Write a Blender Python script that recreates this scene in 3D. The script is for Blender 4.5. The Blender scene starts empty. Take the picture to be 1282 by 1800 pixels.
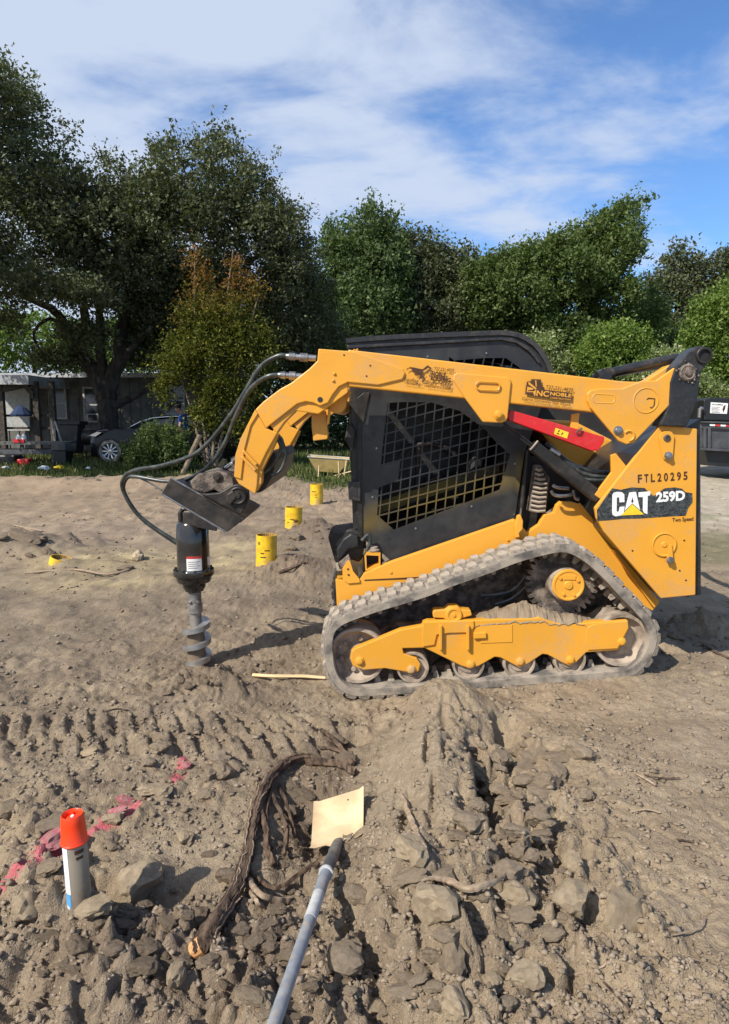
import bpy, bmesh, math, random
import numpy as np
from mathutils import Vector, Matrix, geometry
random.seed(7)
R = math.radians
# ------------------------------------------------------------------ camera, light
S = bpy.context.scene
COL = S.collection
CAMH, PITCH, F = 1.6, R(7.6), 1200.0
cd = bpy.data.cameras.new('camera'); cam = bpy.data.objects.new('camera', cd); COL.objects.link(cam)
cam.location = (0, 0, CAMH); cam.rotation_euler = (R(90) - PITCH, 0, 0)
cd.sensor_fit = 'VERTICAL'; cd.sensor_height = 36; cd.lens = 24; cd.clip_start = .05; cd.clip_end = 2000
S.camera = cam
SUN_EL, SUN_AZ = R(43), R(227)          # azimuth: clockwise from +Y, direction TOWARDS the sun
W = bpy.data.worlds.new('World'); S.world = W; W.use_nodes = True
def setup_world():
    nt = W.node_tree; N = nt.nodes; L = nt.links; N.clear()
    out = N.new('ShaderNodeOutputWorld'); bg = N.new('ShaderNodeBackground'); bg.inputs[1].default_value = .095
    sky = N.new('ShaderNodeTexSky'); sky.sky_type = 'NISHITA'; sky.sun_disc = False
    sky.sun_elevation = SUN_EL; sky.sun_rotation = SUN_AZ; sky.air_density = 1.0; sky.dust_density = .6; sky.ozone_density = 2.2
    tc = N.new('ShaderNodeTexCoord'); sp = N.new('ShaderNodeSeparateXYZ'); L.new(tc.outputs['Generated'], sp.inputs[0])
    zc = N.new('ShaderNodeMath'); zc.operation = 'MAXIMUM'; L.new(sp.outputs[2], zc.inputs[0]); zc.inputs[1].default_value = 0.0
    za = N.new('ShaderNodeMath'); za.operation = 'ADD'; L.new(zc.outputs[0], za.inputs[0]); za.inputs[1].default_value = .22
    dx = N.new('ShaderNodeMath'); dx.operation = 'DIVIDE'; L.new(sp.outputs[0], dx.inputs[0]); L.new(za.outputs[0], dx.inputs[1])
    dy = N.new('ShaderNodeMath'); dy.operation = 'DIVIDE'; L.new(sp.outputs[1], dy.inputs[0]); L.new(za.outputs[0], dy.inputs[1])
    cb = N.new('ShaderNodeCombineXYZ'); L.new(dx.outputs[0], cb.inputs[0]); L.new(dy.outputs[0], cb.inputs[1])
    def layer(scale, rot, sc, loc, detail, rough, dist):
        mp = N.new('ShaderNodeMapping'); L.new(cb.outputs[0], mp.inputs[0])
        mp.inputs['Rotation'].default_value = (0, 0, rot); mp.inputs['Scale'].default_value = sc; mp.inputs['Location'].default_value = loc
        no = N.new('ShaderNodeTexNoise'); L.new(mp.outputs[0], no.inputs[0])
        no.inputs['Scale'].default_value = scale; no.inputs['Detail'].default_value = detail
        no.inputs['Roughness'].default_value = rough; no.inputs['Distortion'].default_value = dist
        return no.outputs[0]
    a = layer(1.1, R(20), (1, 1.5, 1), (1.9, .4, 0), 3, .45, .2)      # broad veils
    b = layer(2.3, R(30), (1, 1.5, 1), (0.9, .2, 0), 8, .58, .35)       # soft streaks
    c = layer(7.5, R(30), (1, 1.5, 1), (5, 1, 0), 5, .5, .3)       # puffs
    def ramp(x, lo, hi):
        m = N.new('ShaderNodeMapRange'); m.interpolation_type = 'SMOOTHSTEP'; L.new(x, m.inputs[0])
        m.inputs[1].default_value = lo; m.inputs[2].default_value = hi; return m.outputs[0]
    def ma(op, x, y):
        m = N.new('ShaderNodeMath'); m.operation = op
        for i, q in enumerate((x, y)):
            if isinstance(q, (int, float)): m.inputs[i].default_value = q
            else: L.new(q, m.inputs[i])
        return m.outputs[0]
    # veils thicker towards the left half of the sky
    az = ma('MULTIPLY', sp.outputs[0], -.30)
    s = ma('ADD', ma('ADD', ma('MULTIPLY', a, .55), ma('MULTIPLY', b, .62)), ma('MULTIPLY', c, .16))
    s = ma('SUBTRACT', ma('ADD', s, az), .065)
    mask = ma('MULTIPLY', ramp(s, .455, .70), .93)
    cc = N.new('ShaderNodeMix'); cc.data_type = 'RGBA'
    L.new(mask, cc.inputs[0])
    hs = N.new('ShaderNodeMix'); hs.data_type = 'RGBA'; hs.blend_type = 'MULTIPLY'; hs.inputs[0].default_value = 1
    L.new(sky.outputs[0], hs.inputs[6]); hs.inputs[7].default_value = (.92, 1.25, 1.62, 1)
    L.new(hs.outputs[2], cc.inputs[6]); cc.inputs[7].default_value = (5.5, 6.3, 7.8, 1)
    L.new(cc.outputs[2], bg.inputs[0]); L.new(bg.outputs[0], out.inputs[0])
setup_world()
sd = bpy.data.lights.new('sun', 'SUN'); sd.energy = 5.0; sd.angle = R(.5); sd.color = (1, .94, .85)
so = bpy.data.objects.new('sun', sd); COL.objects.link(so)
sv = Vector((math.sin(SUN_AZ) * math.cos(SUN_EL), math.cos(SUN_AZ) * math.cos(SUN_EL), math.sin(SUN_EL)))
so.rotation_euler = sv.to_track_quat('Z', 'Y').to_euler(); so.location = sv * 30
V = S.view_settings; V.view_transform = 'Standard'; V.look = 'None'; V.gamma = 1; V.exposure = .28; V.use_curve_mapping = False

# ------------------------------------------------------------------ photograph geometry
cP, sP = math.cos(PITCH), math.sin(PITCH)
def P(px, py, Y):
    x = (px - 641) / F; y = (900 - py) / F
    k = Y / (cP + y * sP)
    return Vector((x * k, Y, CAMH + (-sP + y * cP) * k))
def XZ(poly, Y):
    return [(P(a, b, Y).x, P(a, b, Y).z) for a, b in poly]
def sc(py, Y):                                   # metres per photograph pixel at distance Y
    return Y / (cP + (900 - py) / F * sP) / F

# ------------------------------------------------------------------ noise
rng = np.random.RandomState(11)
TAB = rng.rand(8, 256, 256).astype(np.float32)
def vnoise(x, y, k=0):
    xi = np.floor(x).astype(np.int64); yi = np.floor(y).astype(np.int64)
    fx = x - xi; fy = y - yi
    fx = fx * fx * fx * (fx * (fx * 6 - 15) + 10); fy = fy * fy * fy * (fy * (fy * 6 - 15) + 10)
    T = TAB[k]; a = T[xi & 255, yi & 255]; b = T[(xi + 1) & 255, yi & 255]
    c = T[xi & 255, (yi + 1) & 255]; d = T[(xi + 1) & 255, (yi + 1) & 255]
    return (a + (b - a) * fx) * (1 - fy) + (c + (d - c) * fx) * fy - .5
def fbm(x, y, f, o, k=0, g=.5):
    s = 0; a = 1
    for i in range(o):
        s = s + a * vnoise(x * f + 17.3 * i, y * f - 9.1 * i, (k + i) % 8); f *= 2.03; a *= g
    return s
def clods(x, y, cell, k, fill=.75):
    """lumpy soil: faceted caps, one per jittered cell"""
    gx = x / cell; gy = y / cell
    xi = np.floor(gx).astype(np.int64); yi = np.floor(gy).astype(np.int64)
    best = np.zeros_like(gx)
    for i in (-1, 0, 1):
        for j in (-1, 0, 1):
            cx = xi + i; cy = yi + j
            r1 = TAB[k % 8, cx & 255, cy & 255]; r2 = TAB[(k + 1) % 8, cx & 255, cy & 255]; r3 = TAB[(k + 2) % 8, cx & 255, cy & 255]
            ddx = gx - (cx + r1); ddy = gy - (cy + r2)
            a = r3 * 6.28; u = ddx * np.cos(a) + ddy * np.sin(a); v = -ddx * np.sin(a) + ddy * np.cos(a)
            d = np.maximum(np.abs(u) * 1.25 + .35 * np.abs(v), np.abs(v) * .95 + .2 * np.abs(u))
            rad = .25 + .42 * TAB[(k + 3) % 8, cx & 255, cy & 255]
            h = np.clip(1 - d / rad, 0, 1); h = np.minimum(h * 3.4, .75 + .25 * h) * rad * .85 * (TAB[(k + 4) % 8, cx & 255, cy & 255] < fill)
            h = h * (1 + .5 * u)
            best = np.maximum(best, h)
    return best * cell
def ss(a, b, x):
    t = np.clip((x - a) / (b - a), 0, 1); return t * t * (3 - 2 * t)
def gp(px, py, z=-.05):
    x = (px - 641) / F; y = (900 - py) / F; k = (z - CAMH) / (-sP + y * cP)
    return x * k, k * (cP + y * sP)
def ell(x, y, px, py, sx, sy, rot=0, z=-.05):
    cx, cy = gp(px, py, z); c, s = math.cos(rot), math.sin(rot)
    u = ((x - cx) * c + (y - cy) * s) / sx; v = (-(x - cx) * s + (y - cy) * c) / sy
    return u * u + v * v
def gau(*a, **k): return np.exp(-ell(*a, **k))
def seg(x, y, pts, w):                            # soft band along a pixel polyline on the ground
    best = np.full_like(x, 1e9)
    q = [gp(*p) for p in pts]
    for (x0, y0), (x1, y1) in zip(q[:-1], q[1:]):
        dx, dy = x1 - x0, y1 - y0; t = np.clip(((x - x0) * dx + (y - y0) * dy) / (dx * dx + dy * dy), 0, 1)
        best = np.minimum(best, (x - x0 - t * dx) ** 2 + (y - y0 - t * dy) ** 2)
    return np.exp(-best / w ** 2)
def rough_mask(x, y):
    m = .18 * np.ones_like(x) + .05 * ss(.3, -.4, x) * ss(8, 6, y) * ss(3.0, 3.6, y) * (.7 + 1.5 * vnoise(x * 1.3, y * 1.3, 2))
    m += 1.1 * gau(x, y, 900, 1440, .26, .75, R(12)) + .9 * gau(x, y, 840, 1640, .42, .35)
    m += .9 * gau(x, y, 230, 1640, .5, .28) + .7 * gau(x, y, 500, 1640, .4, .3) + .7 * gau(x, y, 60, 1480, .3, .3)
    m += .7 * gau(x, y, 640, 1760, .9, .18) + .7 * gau(x, y, 560, 1430, .16, .4) + .15 * gau(x, y, 330, 1390, .4, .25)
    m += .8 * gau(x, y, 370, 1195, .28, .22) + .9 * gau(x, y, 545, 945, .6, .5) + .7 * gau(x, y, 510, 1010, .5, .45)
    m += .9 * gau(x, y, 60, 970, .8, .7) + .8 * gau(x, y, 1230, 1125, .45, .2) + .4 * gau(x, y, 650, 1250, .3, .2)
    m += .20 * ss(-.2, -1.5, x) * ss(6, 3.5, y) + .35 * ss(12, 15.5, y) * ss(3, 0, x)
    m *= 1 - .9 * np.clip(gau(x, y, 340, 1470, .26, .2) * 1.3, 0, 1)
    m *= 1 - .92 * np.clip(1.4 * gau(x, y, 735, 1380, .13, .5, R(6)), 0, 1)
    m *= 1 - .85 * ss(.9, 1.15, x - .12 * (y - 2)) * ss(4.0, 3.6, y)
    return np.clip(m, .04, 1.3)
def height(x, y):
    base = -.105 + .135 * ss(-.1, 1.7, x); base = base * ss(8, 5, y) + .34 * ss(14, 22, y) + 0 * x
    h = base + .05 * fbm(x, y, .35, 3, 1) * ss(1, 3, y) + .03 * fbm(x, y, 1.7, 3, 2) + .022 * fbm(x, y, 4.5, 2, 3) * (1 - .8 * ss(.9, 1.2, x))
    # spoil heap with the trench beside it
    h = h + .21 * gau(x, y, 785, 1262, .22, .24) + .22 * gau(x, y, 765, 1370, .22, .42, R(4)) + .15 * gau(x, y, 770, 1560, .28, .5)
    h = h + .06 * gau(x, y, 970, 1330, .2, .2) + .05 * gau(x, y, 920, 1600, .35, .3)
    h = h - .13 * gau(x, y, 890, 1315, .07, .13, R(-8)) - .10 * gau(x, y, 845, 1400, .035, .28, R(-3)) - .05 * gau(x, y, 715, 1470, .02, .12, R(-8))
    h = h - .15 * gau(x, y, 545, 1430, .14, .30, R(8)) - .18 * gau(x, y, 622, 1290, .07, .07) - .08 * gau(x, y, 480, 1530, .16, .10)
    h = h - .09 * gau(x, y, 640, 1690, .045, .25, R(14)) - .10 * gau(x, y, 255, 1545, .17, .06) + .07 * gau(x, y, 130, 1605, .2, .06)
    h = h + .05 * gau(x, y, 250, 1660, .35, .12) - .03 * gau(x, y, 340, 1460, .28, .2)
    h = h - .10 * gau(x, y, 20, 1720, .10, .12)
    for px0, py0, px1, py1, dep, wd in ((862, 1262, 905, 1345, .17, .10), (822, 1330, 850, 1450, .13, .06), (712, 1400, 745, 1500, .05, .04), (636, 1600, 668, 1795, .12, .07), (158, 1505, 175, 1580, .13, .16), (590, 1400, 580, 1480, .0, .1),
                                        (930, 1290, 960, 1330, .05, .05), (1000, 1560, 1030, 1660, .05, .05), (880, 1470, 905, 1560, .06, .06), (300, 1590, 330, 1680, .06, .07), (60, 1640, 80, 1720, .07, .08), (470, 1600, 500, 1700, .05, .06), (120, 940, 140, 960, .12, .25)):
        x0, y0 = gp(px0, py0, 0); x1, y1 = gp(px1, py1, 0); t = (y - y0) / (y1 - y0)
        dd = x - (x0 + (x1 - x0) * t) + .05 * vnoise(y * 9, y * 0 + px0, 2) + .02 * vnoise(y * 33, x * 9 + px0, 3)
        h = h - dep * ss(-.004, .022, dd) * np.exp(-np.maximum(dd, 0) / wd) * ss(-.12, .15, t) * ss(1.12, .85, t) * (.75 + .7 * vnoise(x * 12, y * 12, 6))
    # spoil round the auger and the pipes, berms
    h = h + .10 * gau(x, y, 395, 1204, .20, .12) + .05 * gau(x, y, 330, 1196, .12, .10) - .02 * gau(x, y, 345, 1170, .08, .08)
    h = h + .17 * gau(x, y, 552, 945, .42, .5) + .13 * gau(x, y, 525, 1005, .38, .4) + .24 * gau(x, y, 30, 975, .6, .5) + .08 * gau(x, y, 120, 955, .4, .3)
    h = h - .07 * gau(x, y, 75, 955, .3, .25) + .05 * gau(x, y, 205, 1000, .3, .12)
    h = h + .12 * gau(x, y, 1250, 1130, .35, .14) + .06 * gau(x, y, 1150, 1150, .12, .1) - .05 * gau(x, y, 1160, 1165, .13, .1)
    h = h + .28 * np.exp(-((y - 15.9 - .7 * vnoise(x * .6, x * 0, 3)) / .55) ** 2) * ss(.5, -3, x)
    h = h + .05 * gau(x, y, 240, 930, 1.2, .7) - .03 * gau(x, y, 230, 1100, .5, .3)
    # rooted-up ridges and clods
    m = rough_mask(x, y)
    wx = x + .02 * vnoise(x * 22, y * 22, 5) + .07 * vnoise(x * 7, y * 7, 1); wy = y + .02 * vnoise(x * 22 + 9, y * 22, 6) + .07 * vnoise(x * 7 + 31, y * 7, 2)
    near = ss(9, 4.5, y)
    h = h + m * (.62 * clods(wx, wy, .17, 0, .5) + .85 * clods(wx, wy, .085, 2, .7)) * (.5 + .5 * near)
    h = h + (m * .85 + .10) * near * (.85 * clods(wx, wy, .040, 4, .8) + .6 * clods(wx, wy, .021, 6, .8))
    h = h + m * .05 * fbm(x, y, 6, 3, 3, .5) + (m * .035 + .006 * near) * (.25 - np.abs(fbm(x, y, 11, 3, 5, .55))) + .010 * fbm(x, y, 24, 2, 4) * near + .03 * (1 - near) * fbm(x, y, 3, 3, 5, .6)
    farm = ss(4.6, 7.5, y) * (1 - .6 * ss(3, 5, x)); h = h + farm * (.16 * clods(wx + 3, wy, .34, 1, .45) + .30 * clods(wx, wy + 5, .16, 3, .5)) * (.55 + 1.3 * fbm(x, y, .7, 2, 6)) + .035 * farm * fbm(x, y, 1.9, 3, 4)
    # long fibrous tears on the spoil heap
    tr = gau(x, y, 850, 1430, .3, .6, R(8)); w = vnoise(x * 26 - y * 3.2, y * 3.6 + x * 2, 1)
    h = h - .08 * tr * np.clip(w * 3, 0, 1)
    # cracks in the smooth ground at lower right
    ck = np.abs(vnoise(x * 5 + y * 4, y * 1.9 - x * 1.2, 2)); h = h - .014 * (1 - ss(0, .025, ck)) * ss(.75, 1.0, x) * ss(2.9, 2.4, y)
    # tread print left of the machine
    u = x + .42 * (y - 3.5); band = ss(3.18, 3.25, y + .05 * x) * ss(3.72, 3.66, y + .05 * x) * ss(.0, -.25, x)
    prn = (np.abs(((u * 8.2 + .5 * (y > 3.45)) % 1) - .5) < .2) * 1.0
    h = h * (1 - 0 * band) + band * (.046 * (1 - prn) - .024) * (.8 + .7 * vnoise(x * 4, y * 4, 6))
    return h
def hz(x, y):
    return float(height(np.array([float(x)]), np.array([float(y)]))[0])
def GP(px, py):
    """first hit of the photograph ray with the ground (vectorised march)"""
    x = (px - 641) / F; y = (900 - py) / F
    d = np.array([x, cP + y * sP, -sP + y * cP])
    ta = (.42 - CAMH) / d[2]; tb = min((-.45 - CAMH) / d[2], 80)
    t = np.linspace(ta, tb, 420)
    X = t * d[0]; Y = t * d[1]; Z = CAMH + t * d[2]; H = height(X, Y)
    i = int(np.argmax(Z < H)); return Vector((X[i], Y[i], H[i]))

# ------------------------------------------------------------------ materials
def srgb(r, g, b):
    f = lambda c: (c / 255 / 12.92) if c / 255 <= .04045 else ((c / 255 + .055) / 1.055) ** 2.4
    return (f(r), f(g), f(b), 1)
class NT:
    def __init__(s, name):
        s.m = bpy.data.materials.new(name); s.m.use_nodes = True; s.t = s.m.node_tree; s.b = s.t.nodes['Principled BSDF']; s.L = s.t.links
        s.tc = None
    def n(s, t, **k):
        o = s.t.nodes.new('ShaderNode' + t)
        for a, b in k.items():
            if hasattr(o, a): setattr(o, a, b)
            else: o.inputs[a.replace('_', ' ')].default_value = b
        return o
    def co(s, scale=(1, 1, 1), kind='Object'):
        if not s.tc: s.tc = s.n('TexCoord')
        mp = s.n('Mapping'); s.L.new(s.tc.outputs[kind], mp.inputs[0]); mp.inputs['Scale'].default_value = scale; return mp.outputs[0]
    def noise(s, scale, detail=4, rough=.55, co=None, dist=0):
        o = s.n('TexNoise'); s.L.new(co or s.co(), o.inputs[0]); o.inputs['Scale'].default_value = scale
        o.inputs['Detail'].default_value = detail; o.inputs['Roughness'].default_value = rough; o.inputs['Distortion'].default_value = dist; return o.outputs[0]
    def ramp(s, x, lo, hi, a=0., b=1.):
        o = s.n('MapRange'); o.interpolation_type = 'SMOOTHSTEP'; s.L.new(x, o.inputs[0])
        for i, q in enumerate((lo, hi, a, b)): o.inputs[i + 1].default_value = q
        return o.outputs[0]
    def mix(s, f, a, b, mode='MIX'):
        o = s.n('Mix'); o.data_type = 'RGBA'; o.blend_type = mode
        for i, q in ((0, f), (6, a), (7, b)):
            if isinstance(q, (int, float, tuple)): o.inputs[i].default_value = q
            else: s.L.new(q, o.inputs[i])
        return o.outputs[2]
    def math(s, op, a, b=0.):
        o = s.n('Math'); o.operation = op
        for i, q in enumerate((a, b)):
            if isinstance(q, (int, float)): o.inputs[i].default_value = q
            else: s.L.new(q, o.inputs[i])
        return o.outputs[0]
    def bump(s, h, strength=.3, dist=.01):
        o = s.n('Bump'); o.inputs['Strength'].default_value = strength; o.inputs['Distance'].default_value = dist
        s.L.new(h, o.inputs['Height']); s.L.new(o.outputs[0], s.b.inputs['Normal']); return o
    def col(s, x):
        if isinstance(x, tuple): s.b.inputs['Base Color'].default_value = x
        else: s.L.new(x, s.b.inputs['Base Color'])
    def rough(s, x):
        if isinstance(x, (int, float)): s.b.inputs['Roughness'].default_value = x
        else: s.L.new(x, s.b.inputs['Roughness'])
def simple(name, c1, c2=None, rough=.6, metal=0., scale=8., bump=.15, dist=.004, dust=0., lo=.4, hi=.65, stretch=(1, 1, 1), spec=None, clear=0.):
    t = NT(name); co = t.co(stretch); n = t.noise(scale, 5, .6, co)
    c = t.mix(t.ramp(n, lo, hi), c1, c2 or c1)
    if dust:
        d = t.noise(3.1, 6, .65); d2 = t.noise(38, 3, .6)
        f = t.math('MULTIPLY', t.ramp(t.math('ADD', t.math('MULTIPLY', d, .7), t.math('MULTIPLY', d2, .3)), .47, .62), dust)
        c = t.mix(f, c, (.36, .28, .20, 1)); t.rough(t.ramp(f, 0, .6, rough, .9))
    else: t.rough(rough)
    t.col(c); t.b.inputs['Metallic'].default_value = metal
    if clear: t.b.inputs['Coat Weight'].default_value = clear
    if spec is not None: t.b.inputs['Specular IOR Level'].default_value = spec
    if bump: t.bump(t.noise(scale * 6, 4, .6, co), bump, dist)
    return t.m
M = {}
YEL = (.73, .338, .034, 1)
M['yellow_plain'] = simple('yellow_paint', YEL, (.68, .315, .032, 1), .34, 0, 2.2, .06, .002, dust=.24, spec=.4)
def worn_yellow():
    t = NT('yellow_paint'); c = t.mix(t.ramp(t.noise(2.2, 5, .6), .4, .65), YEL, (.68, .315, .032, 1))
    d = t.math('MULTIPLY', t.ramp(t.math('ADD', t.math('MULTIPLY', t.noise(3.1, 6, .65), .7), t.math('MULTIPLY', t.noise(38, 3, .6), .3)), .48, .62), .26)
    c = t.mix(d, c, (.36, .28, .20, 1))
    ch = t.math('MULTIPLY', t.ramp(t.noise(130, 4, .7, None, .8), .64, .68), t.ramp(t.noise(6, 4, .65), .52, .60)); c = t.mix(t.math('MULTIPLY', ch, .6), c, (.16, .08, .03, 1))
    sc_ = t.math('MULTIPLY', t.ramp(t.noise(9, 2, .5, t.co((1.2, 1, 26)), .6), .66, .70), t.ramp(t.noise(4.3, 3, .6), .5, .6)); c = t.mix(t.math('MULTIPLY', sc_, .45), c, (.40, .22, .06, 1))
    t.col(c); t.rough(t.math('ADD', t.ramp(t.noise(12, 5, .7), .3, .7, .28, .42), d)); t.b.inputs['Specular IOR Level'].default_value = .45
    t.bump(t.noise(13, 4, .6), .05, .003); return t.m
M['yellow'] = worn_yellow()
def muddy_yellow():
    t = NT('muddy_yellow_paint'); a = t.noise(4, 6, .6); b = t.noise(60, 4, .7)
    sp = t.n('SeparateXYZ'); t.L.new(t.co(), sp.inputs[0]); zz = t.ramp(sp.outputs[2], .1, .95, .30, -.03)
    f = t.ramp(t.math('ADD', t.math('ADD', t.math('MULTIPLY', a, .55), t.math('MULTIPLY', b, .45)), zz), .60, .80)
    t.col(t.mix(t.math('MULTIPLY', f, .75), YEL, (.40, .31, .21, 1))); t.rough(t.ramp(f, 0, 1, .45, .95)); t.bump(t.noise(90, 3, .6), .15, .003); return t.m
M['yellow_mud'] = muddy_yellow()
M['black'] = simple('black_paint', (.014, .015, .017, 1), (.022, .022, .024, 1), .36, 0, 5, .08, .002, dust=.09, spec=.5)
M['black_gloss'] = simple('glossy_black_paint', (.012, .012, .013, 1), (.02, .02, .02, 1), .16, 0, 5, .03, .002, dust=.05, clear=.5)
def guard():
    t = NT('black_screen_paint'); n = t.noise(2.4, 3, .5); sp = t.n('SeparateXYZ'); t.L.new(t.co(), sp.inputs[0])
    # yellow overspray: a low diagonal band and a patch by the rear edge
    o = P(860, 1215, 4.85); a = P(690, 905, 4.46) - o; b = P(905, 838, 4.46) - o; k = (b.z - a.z) / (b.x - a.x); c0 = a.z - k * a.x
    band = t.math('ADD', sp.outputs[2], t.math('MULTIPLY', sp.outputs[0], -k))
    f1 = t.math('MULTIPLY', t.ramp(band, c0 - .12, c0 + .0), t.ramp(band, c0 + .16, c0 + .03))
    f2 = t.math('MULTIPLY', t.ramp(sp.outputs[0], b.x - .02, b.x + .03), t.math('MULTIPLY', t.ramp(sp.outputs[2], b.z - .14, b.z - .02), t.ramp(sp.outputs[2], b.z + .20, b.z + .04)))
    f = t.math('MAXIMUM', t.math('MULTIPLY', f1, t.ramp(n, .38, .6, .25, 1)), f2)
    base = t.mix(t.ramp(t.noise(7, 5, .6), .4, .7), (.017, .018, .020, 1), (.035, .035, .034, 1))
    t.col(t.mix(t.math('MULTIPLY', f, .26), base, (.42, .28, .02, 1))); t.rough(t.ramp(t.noise(20, 4, .6), .3, .7, .3, .55)); t.bump(t.noise(50, 3), .06, .002); return t.m
M['guard'] = guard()
M['interior'] = simple('dark_cab_plastic', (.012, .012, .012, 1), (.02, .02, .018, 1), .7)
M['rubber'] = simple('dusty_track_rubber', (.095, .087, .078, 1), (.33, .28, .22, 1), .92, 0, 7, .5, .006, lo=.34, hi=.60)
M['rubber_dirty'] = simple('mud_caked_rubber', (.15, .13, .11, 1), (.40, .335, .26, 1), .95, 0, 14, .6, .008, lo=.3, hi=.6)
M['wheel'] = simple('dusty_roller_steel', (.16, .125, .095, 1), (.42, .34, .26, 1), .75, .1, 9, .3, .004, lo=.3, hi=.6)
M['dark_steel'] = simple('dark_worn_steel', (.022, .020, .019, 1), (.075, .062, .05, 1), .5, .35, 9, .3, .004, lo=.42, hi=.75)
M['grease'] = simple('greasy_mud', (.05, .042, .036, 1), (.28, .22, .17, 1), .75, .1, 14, .8, .01, lo=.35, hi=.7)
M['steel'] = simple('bare_steel', (.38, .37, .36, 1), (.22, .21, .20, 1), .35, .85, 20, .1, .002)
M['chrome'] = simple('chrome_rod', (.6, .6, .6, 1), (.5, .5, .5, 1), .12, 1, 20, 0)
M['auger'] = simple('worn_auger_steel', (.20, .195, .19, 1), (.36, .33, .29, 1), .5, .6, 14, .3, .004, dust=.35)
M['flight'] = simple('polished_flight_steel', (.42, .42, .42, 1), (.30, .29, .27, 1), .36, .7, 14, .2, .003, dust=.3)
M['olive'] = simple('dusty_shaded_overspray', (.12, .088, .015, 1), (.035, .03, .015, 1), .8, 0, 6, .1)  # yellow overspray darkened to olive, the screen's shade put into the colour
M['hose'] = simple('hydraulic_hose_rubber', (.028, .034, .032, 1), (.075, .082, .075, 1), .35, 0, 16, .15, .002, spec=.6)
M['red'] = simple('red_paint', (.60, .018, .022, 1), (.50, .02, .02, 1), .4, 0, 6, .05, .002, dust=.12)
M['white'] = simple('white_print', (.82, .82, .80, 1), (.74, .74, .72, 1), .5, 0, 20, 0)
M['ylabel'] = simple('yellow_print', (.85, .60, .03, 1), (.80, .52, .02, 1), .5, 0, 20, 0)
M['ink'] = simple('brown_black_print', (.055, .022, .008, 1), (.08, .03, .01, 1), .6, 0, 60, 0)
M['pipe'] = simple('bright_yellow_pipe_paint', (.80, .50, .01, 1), (.62, .36, .012, 1), .55, 0, 9, .15, .003, dust=.6)
M['rust'] = simple('rusty_pipe_inside', (.16, .075, .03, 1), (.30, .16, .06, 1), .9, 0, 14, .3)
M['bark'] = simple('dark_oak_bark', (.035, .027, .02, 1), (.08, .065, .05, 1), .95, 0, 8, 1.0, .05, stretch=(1, 1, .3))
M['bark_pale'] = simple('pale_stem_bark', (.15, .11, .07, 1), (.26, .2, .14, 1), .9, 0, 12, .5, .02)  # pale bark of slim stems and the log
M['root'] = simple('fibrous_brown_root_bark', (.045, .026, .016, 1), (.19, .125, .08, 1), .95, 0, 34, 1.0, .012, lo=.35, hi=.62, stretch=(1.6, .35, 1))
M['rootcut'] = simple('freshly_cut_orange_root_wood', (.50, .22, .07, 1), (.62, .34, .15, 1), .8, 0, 60, .6, .004)
M['splinter'] = simple('pale_split_root_wood', (.24, .17, .11, 1), (.36, .275, .19, 1), .85, 0, 30, .5, .005, stretch=(.4, 2, 1))
M['lumber'] = simple('pale_pine_lumber', (.60, .42, .22, 1), (.70, .53, .32, 1), .7, 0, 14, .2, .003, stretch=(.2, 2, 2))
M['shovel'] = simple('dusty_cream_shovel_steel', (.66, .50, .29, 1), (.52, .37, .20, 1), .62, 0, 7, .15, .003, dust=.3)
M['shovel_dark'] = simple('worn_grey_shovel_socket', (.09, .095, .10, 1), (.2, .2, .2, 1), .55, .4, 14, .2, .003, dust=.3)
M['handle'] = simple('grey_blue_fibreglass_handle', (.20, .22, .245, 1), (.26, .28, .30, 1), .5, 0, 30, .15, .002, dust=.75, stretch=(1, 1, 1))
M['handle_white'] = simple('pale_handle_sleeve', (.50, .51, .50, 1), (.42, .42, .40, 1), .55, 0, 20, .1, .002, dust=.4)
M['orange'] = simple('fluorescent_orange_plastic', (.93, .055, .008, 1), (.85, .05, .008, 1), .35, 0, 20, 0)
M['can'] = simple('dusty_aluminium_can', (.30, .26, .20, 1), (.20, .175, .14, 1), .45, .35, 10, .05, .002, dust=.5)
M['canwhite'] = simple('white_can_label', (.72, .75, .82, 1), (.66, .70, .78, 1), .5, 0, 20, 0)
M['canblue'] = simple('blue_can_label', (.08, .33, .72, 1), (.1, .38, .75, 1), .5, 0, 20, 0)
M['siding'] = simple('shaded_pale_siding', (.14, .135, .12, 1), (.09, .087, .08, 1), .85, 0, 3, .1)  # pale siding with the yard's deep shade put into its colour
M['trim'] = simple('white_window_trim', (.42, .42, .40, 1), (.32, .32, .30, 1), .6)
M['glass'] = simple('dark_window_glass', (.012, .014, .016, 1), (.02, .02, .022, 1), .12, 0, 2, 0, spec=.7)
M['roofing'] = simple('galvanised_roof_edge', (.42, .43, .44, 1), (.30, .30, .30, 1), .5, .3, 3, .1)
M['darkwood'] = simple('dark_weathered_wood', (.045, .036, .028, 1), (.09, .075, .06, 1), .9, 0, 8, .4, .01)
M['carpaint'] = simple('black_car_paint', (.010, .011, .013, 1), (.012, .013, .015, 1), .22, 0, 3, 0, spec=.35)
M['bluecloth'] = simple('blue_cotton', (.03, .085, .28, 1), (.04, .11, .33, 1), .9, 0, 12, .2)
M['denim'] = simple('dark_denim', (.02, .03, .06, 1), (.03, .04, .08, 1), .9, 0, 12, .2)
M['skin'] = simple('skin', (.40, .21, .14, 1), (.44, .24, .16, 1), .6, 0, 8, 0)
M['hair'] = simple('dark_hair', (.015, .011, .008, 1), (.03, .02, .015, 1), .8)
M['tan'] = simple('tan_wheelbarrow_paint', (.50, .36, .13, 1), (.38, .27, .10, 1), .6, 0, 6, .1, dust=.3)
M['binplastic'] = simple('charcoal_bin_steel', (.055, .057, .062, 1), (.085, .088, .093, 1), .55, .1, 4, .1)
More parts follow.
